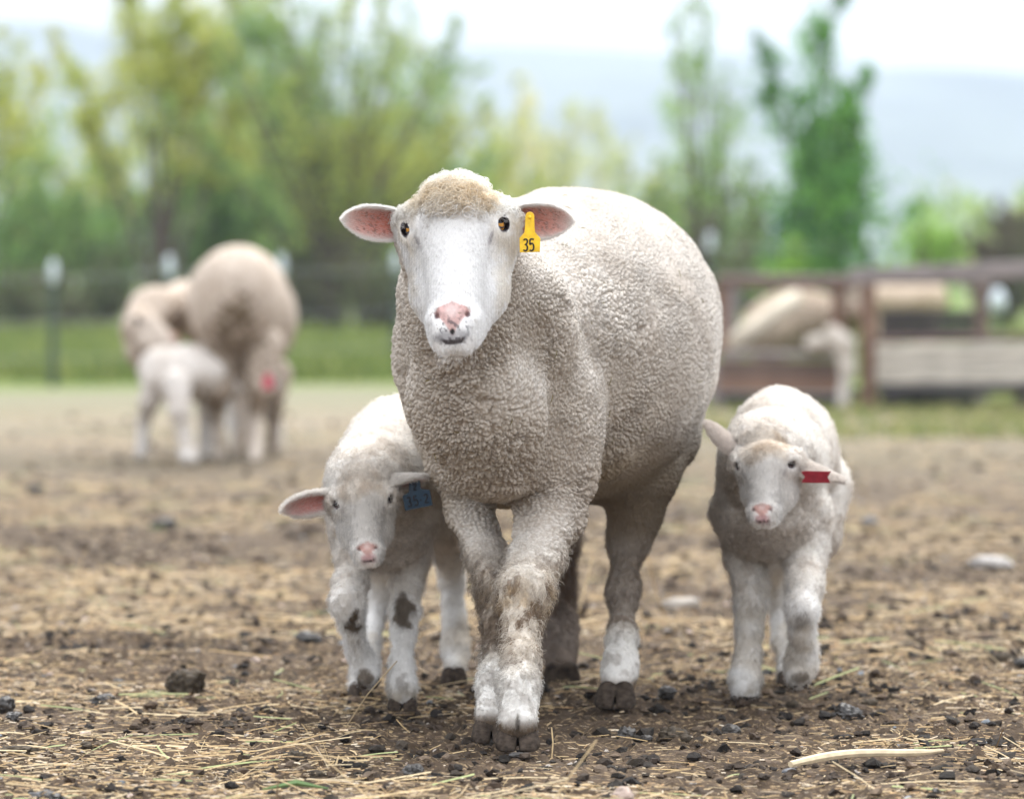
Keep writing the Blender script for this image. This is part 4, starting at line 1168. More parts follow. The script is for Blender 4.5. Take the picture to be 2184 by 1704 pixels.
D(1560, 1548, 24, 'smooth dark pellet pair in front of the right lamb', rough=.15, scale=(1.3, .8, .6))
D(1422, 1490, 22, 'wet black clod behind the ewe beside her rear hoof')
D(1806, 1528, 34, 'wet rough black clod right of the right lamb', rough=.42, scale=(1.1, .8, .6))
D(1690, 1500, 14, 'small dark clod just in front of the right lamb', M_DUNG2)
D(2138, 1402, 22, 'upright dark clod near the right edge', M_DUNG2, scale=(1, .8, .7))
D(2180, 1410, 18, 'dark clod touching the right edge of the picture')
D(1855, 1492, 18, 'low brown clod behind the wet rough black clod', M_DUNG2)
D(1905, 1484, 14, 'small brown clod at the right, further back', M_DUNG2)
D(1800, 1600, 22, 'dark broken clod above the long pale stick', rough=.4, scale=(1.4, .8, .45))
D(1105, 1608, 16, 'shiny dark pellet under the toes of the ewe', rough=.15, scale=(1.4, .8, .5))
D(2020, 1396, 12, 'small dark clod behind and right of the right lamb', M_DUNG2)
D(1996, 1680, 12, 'angular dark chip at lower right', rough=.2)
D(1820, 1660, 14, 'small dark clod just under the long pale stick', rough=.4)
D(350, 1120, 26, 'blurred dark dung patch on open ground under the grazing pair', scale=(1.3, .8, .5))
D(75, 1055, 20, 'blurred dark clod far left on open ground', scale=(1, .8, .6))
D(1855, 1115, 22, 'blurred dark clod behind the right lamb, to its right', M_STONE, 'stone', 'stone', .15)
D(100, 1690, 36, 'low spread heap of dark dung at the lower left corner', rough=.45, scale=(1.3, .9, .35))
D(30, 1604, 30, 'flat green brown dung smear at the left edge', M_DUNG2, rough=.4, scale=(1.3, .8, .3))
D(1684, 1630, 20, 'smooth slate blue stone left of the long pale stick', M_STONE, 'stone', 'stone', .06, (1, .7, .5))
D(1918, 1584, 18, 'smooth grey stone behind the long pale stick', M_STONE, 'stone', 'stone', .08, (1, .7, .55))
D(1330, 1694, 26, 'pinkish angular stone at the bottom edge', M_STONE2, 'stone', 'stone', .2, (1, .7, .8))
D(2110, 1205, 38, 'blurred pale rag or stone lying at the right, well behind the lamb', plain_mat('dull_white', (.40, .375, .35), .8, .2, .15, 30), 'stone', 'pale_stone', .25, (1.3, .8, .4))
D(1455, 1285, 40, 'pale knobbly bone like stone between the ewe and the right lamb', plain_mat('bone_white', (.40, .36, .31), .8, .2, .2, 30), 'stone', 'pale_stone', .22, (1.0, .45, .38))
# long pale stick
mb = MB(); a, c = gp(1686, 1640), gp(2010, 1612); pts = []
for k, t in enumerate(np.linspace(0, 1, 12)):
    p = a + (c - a) * t; p[2] = float(ground_z(p[None, 0], p[None, 1])[0]) * 0 + .006 + .004 * math.sin(t * 5) + .006 * t; p[1] += .01 * math.sin(t * 4.3); pts.append(p)
mb.tube(np.array(pts), np.interp(np.linspace(0, 1, 12), [0, .2, .8, 1], [.0042, .0056, .005, .002]) , 7)
st = link('stick', mb.mesh('stick'), None, plain_mat('split_straw_wood', (.66, .54, .36), .6, .3, .2, 60, .0008)); st.scale = (1, 1, 1)
tag(st, 'long pale split stick lying on the soil in front of the right lamb', 'stick')
mb = MB(); a, c = gp(560, 1690), gp(700, 1690); mb.tube([a + [0, 0, .004], (a + c) / 2 + [0, .02, .010], c + [0, .01, .004]], [.001, .004, .0008], 5)
tag(link('grass_blade', mb.mesh('grass_blade'), None, plain_mat('green_blade', (.12, .20, .07), .5, .3, .1)), 'flat green grass blade lying at the bottom left of the straw', 'grass blade')
print('ground done', time.time() - T0)
# ================================================================== far country
def hill(name, x0, x1, y0, y1, prof, mat, label):
    nx, ny = 120, 26; xs = np.linspace(x0, x1, nx); ys = np.linspace(0, 1, ny)
    Xh, Th = np.meshgrid(xs, ys); H_ = prof(Xh)
    z = H_ * sstep(0, .8, Th) * (1 - .25 * sstep(.8, 1, Th)) - 1 * (Th < .02)
    Yh = y0 + (y1 - y0) * Th
    p = np.stack([Xh.ravel(), Yh.ravel(), 0 * Xh.ravel()], 1)
    z = z.ravel() * (1 + (fbm(p * .012, 4, 600) - .5) * .22) - .5
    ii = (np.arange(ny - 1)[:, None] * nx + np.arange(nx - 1)[None]).ravel()
    me = mesh_np(name, np.stack([p[:, 0], p[:, 1], z], 1), np.stack([ii, ii + 1, ii + 1 + nx, ii + nx], 1))
    o = link(name, me, None, mat); o['kind'] = 'structure'; return o
hill('hills', -1150, 1150, 850, 1750, lambda x: np.interp(x, [-1150, -160, -90, 0, 40, 110, 170, 1150], [88, 82, 79, 76, 74.5, 70, 67.5, 62]),
     plain_mat('hill_scrub', (.085, .095, .075), .95, .1, .7, .012), None)
mz = bpy.data.materials.new('rain_haze'); mz.use_nodes = True
nt = mz.node_tree
for n in list(nt.nodes): nt.nodes.remove(n)
vo = nt.nodes.new('ShaderNodeVolumePrincipled'); vo.inputs['Density'].default_value = 0.00072; vo.inputs['Color'].default_value = (.68, .765, .95, 1); vo.inputs['Anisotropy'].default_value = .0
ou = nt.nodes.new('ShaderNodeOutputMaterial'); nt.links.new(vo.outputs[0], ou.inputs['Volume'])
mb = MB(); mb.box((0, 1180, 47), (3000, 2500, 100)); hz_ = link('haze', mb.mesh('haze'), None, mz); hz_['kind'] = 'stuff'; hz_['label'] = 'pale rainy haze over the whole valley'

# ------------------------------------------------------------------ trees and shrubs
M_LEAF = vc_mat('leaves', rough=.55, spec=.3, transl=.45)
M_BARK = plain_mat('bark', (.12, .095, .072), .9, .2, .35, 25, .004)
M_BARK2 = plain_mat('grey_bark', (.15, .13, .11), .9, .2, .35, 25, .004)
def tree(name, label, cat, base, stems, leaf_pal, nleaf, leaf, seed, twig=.55, low=.25, group=None, bark=None, spread=.35, br=7, rad=.035, tight=.5):
    """stems: list of (dx, dy, height) tops; twigs grow from each stem, leaves sit round the twigs"""
    g = np.random.default_rng(seed); root = thing(name, label, cat, base, group=group); mb = MB(); tips = []
    for dx, dy, h in stems:
        n = 9; t = np.linspace(0, 1, n); wob = np.cumsum(g.normal(0, .035 * h / 4, (n, 2)), 0)
        pts = np.stack([dx * (t ** 1.25) + wob[:, 0], dy * t ** 1.25 + wob[:, 1], h * (t ** .92)], 1); pts[0] = [dx * .05 * g.random(), dy * .05, -.05]
        mb.tube(pts, np.linspace(rad, rad * .18, n), 6)
        for k in range(br):
            tt = low + (1 - low) * (k + g.random()) / br; i = min(int(tt * (n - 1)), n - 2); p0 = pts[i] + (pts[i + 1] - pts[i]) * (tt * (n - 1) - i)
            L = h * spread * (1.15 - tt) * g.uniform(.5, 1.2); a = g.uniform(0, 6.28)
            d = nrm(np.array([math.cos(a), math.sin(a), g.uniform(.4, 1.6)]) + nrm(pts[-1] - pts[0]) * .6)
            m = 5; s = np.linspace(0, 1, m)[:, None]; q = p0 + d * L * s + np.cumsum(g.normal(0, .03 * L, (m, 3)), 0) * s
            mb.tube(q, np.linspace(rad * .3, rad * .07, m), 4, False)
            for j in range(1, m): tips.append((q[j], L * .3))
            for _ in range(3):
                jj = g.integers(1, m); d2 = nrm(d + g.normal(0, .7, 3)); q2 = np.array([q[jj] + d2 * L * .45 * f for f in (0, .5, 1)])
                mb.tube(q2, [rad * .10, rad * .07, rad * .04], 3, False); tips.append((q2[1], L * .22)); tips.append((q2[2], L * .25))
    link('trunk', mb.mesh('trunk', True), root, bark or M_BARK)
    T_ = np.array([t[0] for t in tips]); S_ = np.array([t[1] for t in tips])
    i = g.integers(0, len(T_), nleaf); c = T_[i] + g.normal(0, 1, (nleaf, 3)) * (S_[i] * tight)[:, None]
    c = c[c[:, 2] > .15]; nl = len(c)
    a = nrm(g.normal(0, 1, (nl, 3)) + [0, 0, -.3]); b = nrm(np.cross(a, g.normal(0, 1, (nl, 3))))
    l = leaf * g.uniform(.6, 1.3, (nl, 1)); w = l * g.uniform(.28, .5, (nl, 1))
    cup = np.cross(a, b) * l * .12
    V = np.stack([c - a * l * .5, c + b * w * .5 + cup, c + a * l * .5, c - b * w * .5 + cup], 1).reshape(-1, 3)
    pal = np.asarray(leaf_pal) * (1.65 if 'willow' in name else 1.45); cl = fbm(c * 1.1 + seed, 2, seed) * 1.6 - .3; idx = np.clip((cl + g.normal(0, .18, nl)) * len(pal), 0, len(pal) - 1).astype(int)
    C = np.repeat(pal[idx] * g.uniform(.75, 1.2, (nl, 1)), 4, 0)
    link('crown', mesh_np('crown', V, np.arange(nl * 4).reshape(-1, 4), C, False), root, M_LEAF)
    return root
def fan(n, w, h, seed, dd=.6, hj=.25, edge=.35):
    g = np.random.default_rng(seed); o = []
    for i in range(n):
        a = -1 + 2 * (i + .5) / n + g.normal(0, .12)
        o.append((a * w, g.normal(0, dd), h * (1 - edge * abs(a) ** 1.5) * g.uniform(1 - hj, 1.05)))
    return o
YG = [(.26, .31, .06), (.37, .37, .07), (.32, .34, .08), (.42, .39, .11), (.17, .27, .06)]
GR = [(.085, .17, .045), (.13, .23, .06), (.19, .29, .08), (.11, .20, .075), (.25, .34, .10)]
GM = [(.14, .24, .07), (.20, .31, .09), (.27, .34, .12), (.12, .20, .08)]
PY = [(.46, .46, .22), (.38, .42, .22), (.52, .48, .20)]
DK = [(.045, .11, .035), (.075, .18, .045), (.11, .25, .055), (.16, .33, .07), (.06, .15, .07)]
HB_ = [(.085, .07, .045), (.11, .085, .06), (.08, .10, .045)]
BR = [(.10, .11, .05), (.14, .12, .075), (.09, .14, .05), (.16, .17, .08)]
def at(u, d): p = P(u, 583, d); p[2] = -.02; return p
def hv(v, d): return CAM_H + (583 - v) / F_PX * d     # height reached by something seen at v
M_L = 1
gT = 'willow scrub beyond the wire fence'
tree('willow', 'yellow green willow cut by the left edge of the picture', 'tree', at(-60, 50), fan(9, 1.2, hv(-20, 50), 1), YG, 5200, .09, 11, low=.4, group=gT)
tree('willow', 'tall yellow flowering willow with one dark trunk, behind the grazing ewe', 'tree', at(335, 47), [(.25, 0, hv(60, 47)), (-.5, .2, hv(-60, 47)), (.9, .3, hv(-80, 47)), (-.9, -.2, hv(120, 47)), (1.4, 0, hv(60, 47)), (.1, .3, hv(-60, 47))], YG, 11500, .09, 12, low=.42, group=gT, rad=.055, spread=.42, tight=.42)
tree('willow', 'broad willow of many fanned dark stems in the gap above the ewe and grazing pair', 'tree', at(715, 46), fan(26, 1.75, hv(-110, 46), 3), GM + YG[:3], 12500, .075, 13, low=.16, group=gT, rad=.034, br=9, tight=.34)
tree('willow', 'mid green willow between the yellow one and the fanned one', 'tree', at(520, 53), fan(9, 1.5, hv(-30, 53), 4), GM + YG, 7500, .09, 14, tight=.4, low=.15, group=gT)
tree('willow', 'leaning green willow with yellow tips just left of the ewe head', 'tree', at(900, 52), fan(9, 1.1, hv(30, 52), 5), GM + YG, 6000, .085, 15, tight=.36, low=.15, group=gT)
for k, (u, d, w, v, n_, sd, lb) in enumerate([(60, 60, 1.6, 250, 7000, 61, 'pale green haze softened willow far behind the left edge'), (250, 62, 1.7, 160, 8000, 62, 'pale willow far behind the yellow flowering one'), (600, 60, 1.7, 140, 9000, 63, 'pale willow far behind the gap between two big willows'), (830, 62, 1.5, 160, 7000, 64, 'pale willow far behind the leaning green one'), (1040, 60, .9, 250, 3600, 65, 'pale willow far behind the top of the ewe head'), (1400, 62, .8, 300, 2400, 66, 'thin pale willow far behind the ewe back')]):
    tree('willow', lb, 'tree', at(u, d), fan(14, w, hv(v, d), sd, hj=.4), GM + YG, n_, .11, sd, low=.15, group=gT, rad=.03)
tree('shrub', 'low green shrub with brown stems at the left, behind the cap topped post', 'shrub', at(140, 49), fan(12, 1.15, hv(400, 49) * 1.15, 6), GR, 9000, .08, 16, low=.35, group=gT)
tree('shrub', 'rounded green shrub behind the back of the grazing ewe', 'shrub', at(470, 48), fan(12, 1.0, hv(290, 48), 7), GR, 9500, .08, 17, low=.25, group=gT)
tree('shrub', 'green shrub low down against the left edge', 'shrub', at(-20, 47), fan(9, .8, hv(430, 47), 8), GR, 3200, .08, 18, low=.3, group=gT)
tree('shrub', 'green shrub under the fanned willow, close to the ewe ear', 'shrub', at(700, 50), fan(11, 1.2, hv(330, 50), 9), GR, 4500, .08, 19, low=.2, group=gT)
tree('shrub', 'soft green shrub right behind the ewe head', 'shrub', at(960, 49), fan(10, .9, hv(300, 49), 10), GR, 4600, .08, 20, low=.2, group=gT)
tree('sapling', 'pale yellow sapling far behind, just right of the ewe head', 'tree', at(1130, 66), fan(7, .9, hv(170, 66), 11), PY, 3200, .10, 21, low=.4, group=gT, bark=M_BARK2, rad=.025)
tree('sapling', 'pale leafless looking sapling in the haze above the ewe back', 'tree', at(1265, 70), fan(7, .8, hv(190, 70), 12), PY, 2600, .10, 22, low=.4, group=gT, bark=M_BARK2, rad=.025)
tree('willow', 'slender upright willow with thin bare stems above the rump of the ewe', 'tree', at(1500, 45), fan(9, .62, hv(-90, 45), 13, hj=.35), GM, 2000, .08, 23, low=.35, group=gT, rad=.03, spread=.2)
tree('shrub', 'olive green shrub around the foot of the slender willow', 'shrub', at(1500, 46), fan(13, .75, hv(270, 46), 14), GM + BR[:2], 4400, .075, 24, low=.15, group=gT)
tree('shrub', 'olive shrub right of the slender willow', 'shrub', at(1600, 49), fan(10, .55, hv(350, 49), 15), GM + BR[:2], 2600, .075, 25, low=.2, group=gT)
tree('shrub', 'brown green shrub low behind the rump of the ewe', 'shrub', at(1390, 48), fan(10, .6, hv(400, 48), 16), GM + BR, 2500, .075, 26, low=.2, group=gT)
tree('poplar', 'young dark green leafy tree rising behind the wooden feeder', 'tree', at(1765, 34), [(.02, 0, hv(10, 34)), (-.36, .1, hv(110, 34)), (.30, 0, hv(150, 34)), (-.15, -.1, hv(260, 34)), (.36, .1, hv(310, 34)), (-.10, 0, hv(330, 34)), (.15, .1, hv(230, 34))], DK, 8500, .085, 27, low=.10, rad=.028, spread=.36, br=12)
tree('shrub', 'bright green bush right of the young leafy tree', 'shrub', at(1970, 37), fan(13, .42, hv(420, 37), 18), [(.16, .30, .05), (.22, .38, .06), (.28, .42, .09)], 3600, .07, 28, low=.1)
tree('shrub', 'bright green low bush just behind the left end of the feeder rail', 'shrub', at(1690, 33), fan(9, .30, hv(490, 33), 19), [(.16, .30, .05), (.24, .40, .06)], 1800, .06, 29, low=.1)
tree('hedge_bush', 'dark brown thorny bush at the far right behind the feeder', 'shrub', at(2140, 48), fan(18, .65, hv(395, 48), 20), HB_, 9000, .06, 30, low=.05, rad=.03)
tree('hedge_bush', 'second dark brown bush, cut by the right edge', 'shrub', at(2250, 47), fan(16, .6, hv(395, 47), 21), HB_, 7000, .06, 31, low=.05, rad=.03)
tree('sapling', 'pale green misty tree at the right edge above the brown bushes', 'tree', at(2150, 75), fan(9, 1.2, hv(330, 75), 22), [(.30, .42, .14), (.38, .46, .2), (.46, .46, .2)], 3400, .12, 32, low=.2, bark=M_BARK2)
tree('sapling', 'pale green misty tree left of the one at the right edge', 'tree', at(2010, 78), fan(9, 1.0, hv(380, 78), 23), [(.30, .42, .14), (.38, .46, .2)], 2600, .12, 33, low=.2, bark=M_BARK2)
for k, (u, d, w, v, s, lb) in enumerate([(40, 45, .9, 560, 40, 'dark undergrowth thicket at the left edge, under the willows'), (210, 46, 1.0, 520, 41, 'dark brown thicket left of the lone dark trunk'), (420, 46, .8, 560, 45, 'low thicket hidden partly by the grazing ewe'), (640, 46, .8, 500, 42, 'brown thicket right of the grazing ewe'), (800, 45, .8, 520, 43, 'dark green thicket left of the ewe cheek'), (940, 46, .8, 540, 46, 'thicket directly behind the ewe face'), (1620, 44, .6, 500, 44, 'dark thicket right of the ewe rump')]):
    tree('thicket', lb, 'undergrowth', at(u, d), fan(18, w, hv(v, d) * 1.1, s), BR + [(.07, .13, .05)], 3600, .06, s, low=.05, rad=.022, group='dark thickets under the willows')

# grass: rank sward beyond the wire and round the feeder
def grass(name, n, reg, hgt, seed, pal, label, clump=3.0):
    g = np.random.default_rng(seed); y = g.uniform(reg[2], reg[3], n); x = g.uniform(0, 1, n); x = (reg[0] + (reg[1] - reg[0]) * x) * (y / reg[3] if reg[4] else 1)
    p = np.stack([x, y, 0 * x], 1); k = g.random(n) < sstep(.3, .6, fbm(p * clump, 2, seed)) * .9 + .1; x, y, p = x[k], y[k], p[k]; n = len(x)
    h = hgt * g.uniform(.4, 1.2, n); a = g.uniform(0, 6.28, n); w = .006 + .004 * g.random(n)
    lean = g.normal(0, .35, (n, 2)) * h[:, None]; dx, dy = np.cos(a) * w, np.sin(a) * w; z0 = ground_z(x, y, False) - .01
    V = np.stack([np.stack([x - dx, y - dy, z0], 1), np.stack([x + dx, y + dy, z0], 1), np.stack([x + lean[:, 0] * .4 + dx * .6, y + lean[:, 1] * .4 + dy * .6, z0 + h * .6], 1), np.stack([x + lean[:, 0], y + lean[:, 1], z0 + h], 1)], 1).reshape(-1, 3)
    pal = np.asarray(pal); C = np.repeat(pal[g.integers(0, len(pal), n)] * g.uniform(.8, 1.2, (n, 1)), 4, 0)
    o = link(name, mesh_np(name, V, np.arange(n * 4).reshape(-1, 4), C, False), None, M_LEAF); tag(o, label, 'grass', kind='stuff'); return o
GP = [(.15, .20, .05), (.20, .25, .07), (.25, .28, .09), (.11, .16, .05)]
grass('grass', 60000, (-6.5, 6.5, 26, 46, True), .16, 50, GP, 'rank green grass beyond the wire fence', .7)
grass('grass_verge', 11000, (.75, 3.2, 17.2, 22.8, False), .055, 51, [(.20, .24, .08), (.30, .30, .12), (.34, .31, .15), (.15, .20, .06)], 'short trampled grass along the foot of the feeder')

# ------------------------------------------------------------------ wire fence
M_POST = plain_mat('green_steel', (.05, .075, .055), .6, .4, .2, 30)
M_CAP = plain_mat('white_insulator', (.52, .58, .62), .35, .5, .05, 30)
M_WIRE = plain_mat('steel_wire', (.30, .31, .31), .4, .5, .1, 30)
posts = [(-190, 25.0, .66), (113, 25.3, .66), (361, 26.5, .69), (600, 27.6, .70), (846, 28.6, .72), (1180, 29.6, .80), (1515, 30.5, .86), (1853, 31.5, .90)]
fr = thing('wire_fence', 'low electric wire fence on green steel posts with white caps', 'fence', P(113, 583, 25.3) * [1, 1, 0]); fb = np.array(fr.location)
tops = []
for u, d, h in posts:
    p = P(u, 583, d); p[2] = 0; m = MB()
    m.box(p + [0, 0, h / 2 - .03] - fb, (.045, .012, h)); m.box(p + [0, .02, h / 2 - .03] - fb, (.010, .035, h))
    for zz in np.arange(.1, h - .1, .08): m.box(p + [0, -.012, zz] - fb, (.016, .014, .012))
    po = link('post', m.mesh('post'), fr, M_POST)
    m = MB(); m.tube([p + [0, 0, h - .10] - fb, p + [0, 0, h - .07] - fb, p + [0, 0, h + .01] - fb, p + [0, 0, h + .03] - fb], [.019, .026, .023, .010], 12)
    link('cap', m.mesh('cap', True), po, M_CAP); tops.append((p, h))
for frac in (.92, .55, .25):
    m = MB(); pts = []
    for i in range(len(tops) - 1):
        for t in np.linspace(0, 1, 6)[:-1]:
            a, b_ = tops[i], tops[i + 1]; pts.append(a[0] * (1 - t) + b_[0] * t + [0, -.03, (a[1] * (1 - t) + b_[1] * t) * frac - .02 * math.sin(t * math.pi)] - fb)
    m.tube(np.array(pts), .0022, 4, False); link('wire', m.mesh('wire', True), fr, M_WIRE)
m = MB(); p = P(2128, 640, 24); m.tube([p * [1, 1, 0], p + [0, 0, -.02]], .012, 8); ps = link('marker_post', m.mesh('marker_post', True), None, M_POST)
tag(ps, 'thin steel post with a white cap right of the feeder', 'post'); m = MB(); m.tube([p + [0, 0, -.06], p, p + [0, 0, .06]], [.042, .048, .02], 12); link('cap', m.mesh('cap', True), ps, M_CAP)

# ------------------------------------------------------------------ wooden hay feeder
def wood(name, c, var=.3):
    m, nt, b = new_mat(name); tcn = N(nt, 'ShaderNodeTexCoord'); mpn = N(nt, 'ShaderNodeMapping'); mpn.inputs['Scale'].default_value = (3, 20, 30)
    no = N(nt, 'ShaderNodeTexNoise', Scale=2.0, Detail=6.0); nt.links.new(tcn.outputs['Object'], mpn.inputs[0]); nt.links.new(mpn.outputs[0], no.inputs['Vector'])
    cr = N(nt, 'ShaderNodeValToRGB'); nt.links.new(no.outputs[0], cr.inputs[0]); cr.color_ramp.elements[0].position = .35; cr.color_ramp.elements[1].position = .65
    cr.color_ramp.elements[0].color = (*[x * (1 - var) for x in c], 1); cr.color_ramp.elements[1].color = (*[x * (1 + var) for x in c], 1)
    nt.links.new(cr.outputs[0], b.inputs['Base Color']); b.inputs['Roughness'].default_value = .8
    bp = N(nt, 'ShaderNodeBump', Strength=.6, Distance=.004); nt.links.new(no.outputs[0], bp.inputs['Height']); nt.links.new(bp.outputs[0], b.inputs['Normal']); return m
W_RED, W_GREY, W_PALE, W_DARK, W_OR = wood('red_brown_board', (.13, .088, .070)), wood('weathered_board', (.21, .18, .175)), wood('pale_board', (.50, .46, .40)), wood('dark_panel_and_shade', (.035, .030, .034)), wood('orange_post', (.21, .125, .088))  # darkest board also carries the shade inside and under the feeder
fd = thing('hay_feeder', 'rough wooden hay feeder of brown and pale boards with sheep behind it', 'feeder', P(1853, 583, 21) * [1, 1, 0]); fbs = np.array(fd.location)
def board(nm, a, b_, th, hgt, mat, label=None):
    """board from a to b (centres), th thick front to back, hgt high"""
    a, b_ = np.asarray(a), np.asarray(b_); d = b_ - a; L = np.linalg.norm(d); ex = d / L; ey = nrm(np.cross([0, 0, 1], ex)); ez = np.cross(ex, ey)
    m = MB(); m.box((0, 0, 0), (L, th, hgt)); me = m.mesh(nm); me.materials.append(mat); o = bpy.data.objects.new(nm, me); COL.objects.link(o); o.parent = fd
    o.matrix_local = Matrix.Translation(Vector((a + b_) / 2 - fbs)) @ Matrix(np.stack([ex, ey, ez], 1).tolist()).to_4x4(); bevel(o, .006, 1)
    if label: o['label'] = label
    return o
def postb(u, d, v0, v1, w, mat, nm='post', label=None):
    a, b_ = P(u, v0, d), P(u, v1, d); b_[2] = max(b_[2], -.03)
    m = MB(); m.box((0, 0, 0), (w, w * .9, a[2] - b_[2])); me = m.mesh(nm); me.materials.append(mat); o = bpy.data.objects.new(nm, me); COL.objects.link(o); o.parent = fd; o.location = (a + b_) / 2 - fbs; bevel(o, .006, 1)
    if label: o['label'] = label
postb(1540, 21.1, 592, 760, .055, W_OR); postb(1526, 21.0, 770, 880, .06, W_GREY); postb(1787, 21.1, 604, 760, .055, W_OR); postb(1852, 20.95, 584, 878, .065, W_OR, label='tall orange brown feeder post')
postb(2092, 21.3, 602, 722, .06, W_RED); postb(2180, 20.6, 820, 900, .06, W_GREY); postb(2095, 22.0, 600, 880, .06, W_GREY); postb(1560, 22.0, 600, 870, .06, W_GREY)
board('top_rail', P(1530, 602, 21.0), P(1822, 606, 21.0), .06, .055, W_RED)
board('top_rail', P(1826, 590, 20.86), P(2290, 571, 19.6), .09, .075, W_GREY)
board('back_rail', P(1530, 598, 22.1), P(2120, 596, 22.1), .05, .05, W_GREY)
board('side_board', P(1532, 784, 20.98), P(1812, 788, 20.98), .04, .075, W_RED); board('side_board', P(1532, 820, 20.97), P(1812, 822, 20.97), .04, .066, W_OR)
board('side_board', P(1872, 757, 20.9), P(2300, 752, 20.2), .04, .098, W_PALE, 'broad pale board along the feeder front'); board('side_board', P(1872, 800, 20.89), P(2300, 797, 20.19), .04, .080, W_PALE)
board('ledge', P(1868, 723, 21.0), P(2300, 716, 20.35), .16, .030, W_RED); board('ledge', P(1532, 754, 21.05), P(1812, 758, 21.05), .16, .030, W_GREY)
for k, v in enumerate((675, 704)): board('dark_board', P(1876, v, 21.45), P(2084, v, 21.4), .03, .055, W_DARK)
board('floor_board', P(1872, 832, 21.25), P(2300, 829, 20.6), .55, .03, W_DARK); board('floor_board', P(1530, 846, 21.3), P(1815, 848, 21.3), .5, .03, W_DARK)  # near-black floor: shade inside the feeder, put into the board colour
board('back_board', P(1532, 800, 21.75), P(1812, 800, 21.75), .03, .14, W_DARK); board('back_board', P(1872, 790, 21.7), P(2300, 786, 21.2), .03, .16, W_DARK)  # back boards coloured dark for the shadowed inside of the bays
board('shade_board', P(1880, 862, 21.5), P(2080, 862, 21.4), .05, .09, W_DARK); board('shade_board', P(1545, 866, 21.6), P(1780, 866, 21.6), .05, .08, W_DARK)  # added dark strips painting the shade in the gap under the planks
m = MB(); m.tube([P(1560, 738, 21.3), P(1600, 705, 21.35), P(1650, 668, 21.4), P(1700, 632, 21.5)], [.050, .046, .042, .038], 12)
tag(link('log', m.mesh('log', True), None, plain_mat('peeled_log', (.56, .50, .40), .8, .2, .15, 30)), 'pale peeled log leaning across the left bay of the feeder', 'log')

# ------------------------------------------------------------------ sheep further back
def quick(name, cat, label, base, prims, legs, H, bbox, seed, h=.008, dark=1.0, knees=(), ears=(), group=None):
    r = build_lamb(name, label, np.asarray(base, float), H, prims, legs, ears, h=h, nhair=0, seed=seed, dark=dark * .85, eye=H is not None, knees=knees, bbox=bbox, group=group); r['category'] = cat; return r
S = np.eye(3)
d = 15.0
prims = [('e', P(508, 650, 15.35), (.170, .36, .195), S, .04), ('e', P(500, 650, 15.05), (.140, .14, .185), S, .06), ('e', P(535, 680, 15.6), (.155, .3, .175), S, .05),
 ('c', [P(480, 690, 15.6), P(395, 655, 15.62), P(325, 665, 15.45), P(300, 705, 15.35)], [.13, .075, .070, .060], .05),
 ('c', [P(300, 705, 15.35), P(302, 750, 15.32), P(314, 790, 15.3)], [.058, .045, .028], .03)]
legs = [([P(470, 760, 15.05), P(466, 830, 14.98), P(463, 880, 15.06), P(466, 930, 15.02), P(468, 985, 15.0)], [.075, .036, .022, .018, .022]),
        ([P(556, 740, 15.05), P(552, 830, 14.98), P(547, 880, 15.06), P(545, 930, 15.02), P(543, 990, 14.95)], [.075, .036, .022, .018, .022]),
        ([P(585, 800, 15.7), P(583, 880, 15.68), P(581, 970, 15.66)], [.06, .028, .026]), ([P(520, 800, 15.7), P(520, 880, 15.6), P(512, 968, 15.6)], [.05, .028, .026])]
HB = Head(P(322, 668, 15.22), 38, 62, 0, .92)
BE = quick('ewe', 'sheep', 'blurred shorn ewe seen from behind, bending its head round to a nursing lamb', (-.86, 15.2, 0), prims, legs, HB, ((-1.36, 14.6, .0), (-.60, 16.1, .80)), 900, dark=np.array([.80, .71, .63]),
   knees=[(P(498, 672, 14.88), (.075, .16, .085), 1.0), (P(505, 760, 14.95), (.11, .3, .19), .75), (P(470, 880, 15.0), (.05, .1, .05), .5), (P(583, 900, 15.68), (.04, .1, .14), .9), (P(470, 930, 15.0), (.02, .1, .12), .5)])
prims = [('e', P(398, 800, 15.0), (.135, .11, .085), S, .03), ('c', [P(345, 790, 15.0), P(400, 790, 15.0), P(455, 820, 15.05)], [.075, .075, .06], .03), ('c', [P(455, 815, 15.05), P(490, 830, 15.15)], [.045, .035], .03)]
legs = [([P(335, 815, 14.95), P(318, 860, 14.95), P(306, 900, 15.0), P(301, 968, 14.98)], [.050, .030, .020, .020]), ([P(375, 820, 14.8), P(383, 880, 14.75), P(392, 930, 14.75), P(405, 985, 14.72)], [.050, .030, .024, .030]),
        ([P(445, 860, 15.1), P(440, 920, 15.1), P(436, 975, 15.1)], [.04, .022, .022])]
quick('lamb', 'lamb', 'blurred white lamb nursing on the near side of the ewe seen from behind', (-1.05, 15.0, 0), prims, legs, None, ((-1.28, 14.55, 0), (-.80, 15.35, .45)), 930, dark=np.array([.88, .85, .83]))
prims = [('e', P(535, 815, 15.95), (.10, .17, .085), S, .03), ('c', [P(560, 800, 15.75), P(572, 815, 15.62)], [.05, .035], .03)]
legs = [([P(505, 850, 15.85), P(498, 900, 15.82), P(510, 975, 15.78)], [.045, .024, .022]), ([P(560, 850, 15.95), P(590, 910, 15.9), P(592, 970, 15.88)], [.04, .022, .02])]
B3 = np.array([-.87, 15.9, 0])
L3 = quick('lamb', 'lamb', 'blurred lamb half hidden behind the hind legs of the far ewe', B3, prims, legs, None, ((-1.05, 15.45, 0), (-.72, 16.3, .42)), 940)
sl_ = 14.9 / F_PX
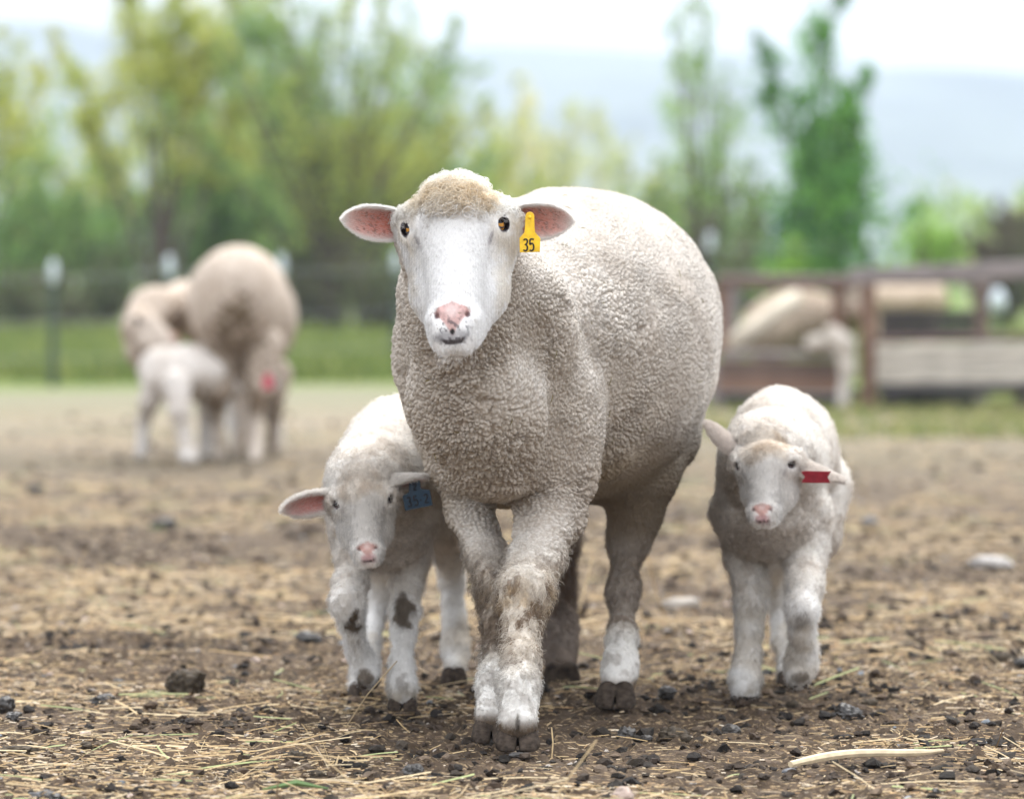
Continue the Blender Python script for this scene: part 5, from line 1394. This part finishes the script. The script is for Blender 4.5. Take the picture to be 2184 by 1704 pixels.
lt_ = add_tag(BE, np.array([-.86, 15.2, 0]), P(572, 814, 14.90), (1, 0, 0), (0, 0, 1), (0, -1, 0), [(a * sl_, b_ * sl_) for a, b_ in [(-10, -15), (10, -15), (11, 6), (5, 12), (4, 17), (-4, 17), (-5, 12), (-11, 6)]], .003, plastic('pink_plastic', (.45, .012, .06)), []); lt_.name = 'leg_tag'
# behind the feeder
prims = [('e', P(1705, 690, 22.6), (.27, .20, .165), S, .05), ('e', P(1640, 715, 22.5), (.15, .18, .13), S, .05), ('c', [P(1790, 690, 22.5), P(1820, 650, 22.3), P(1822, 615, 22.15)], [.10, .07, .05], .04)]
legs = [([P(1660, 790, 22.6), P(1660, 870, 22.6)], [.05, .025]), ([P(1770, 790, 22.6), P(1770, 868, 22.6)], [.05, .025])]
quick('ewe', 'sheep', 'blurred ewe behind the left bay of the feeder, facing the camera', (1.4, 22.5, 0), prims, legs, Head(P(1822, 612, 22.0), 70, -6, 0, .85), ((1.0, 21.8, 0), (1.95, 22.95, .86)), 950, h=.011, dark=np.array([.52, .44, .36]))
prims = [('e', P(1930, 640, 23.4), (.19, .30, .125), S, .05), ('e', P(1960, 640, 23.4), (.14, .3, .12), S, .05)]
legs = [([P(1890, 700, 23.4), P(1890, 855, 23.4)], [.07, .025]), ([P(1975, 700, 23.4), P(1975, 855, 23.4)], [.07, .025])]
quick('ewe', 'sheep', 'blurred tan ewe standing behind the right bay of the feeder', (2.0, 23.4, 0), prims, legs, None, ((1.55, 22.9, 0), (2.35, 24.0, .75)), 960, h=.011, dark=np.array([.78, .66, .54]))
prims = [('c', [P(1775, 712, 20.75), P(1800, 735, 20.72), P(1808, 790, 20.7)], [.04, .045, .035], .03)]
legs = [([P(1808, 790, 20.7), P(1800, 830, 20.7), P(1797, 872, 20.68)], [.034, .026, .028])]
prims += [('e', P(1742, 735, 20.9), (.055, .06, .042), S, .02), ('c', [P(1745, 735, 20.9), P(1785, 725, 20.8)], [.035, .04], .02)]
quick('lamb', 'lamb', 'blurred white lamb climbing at the feeder beside the tall orange brown post', (1.5, 20.8, 0), prims, legs, None, ((1.25, 20.5, 0), (1.68, 21.1, .48)), 970, h=.009, dark=np.array([.80, .76, .72]))
print('all done', time.time() - T0)
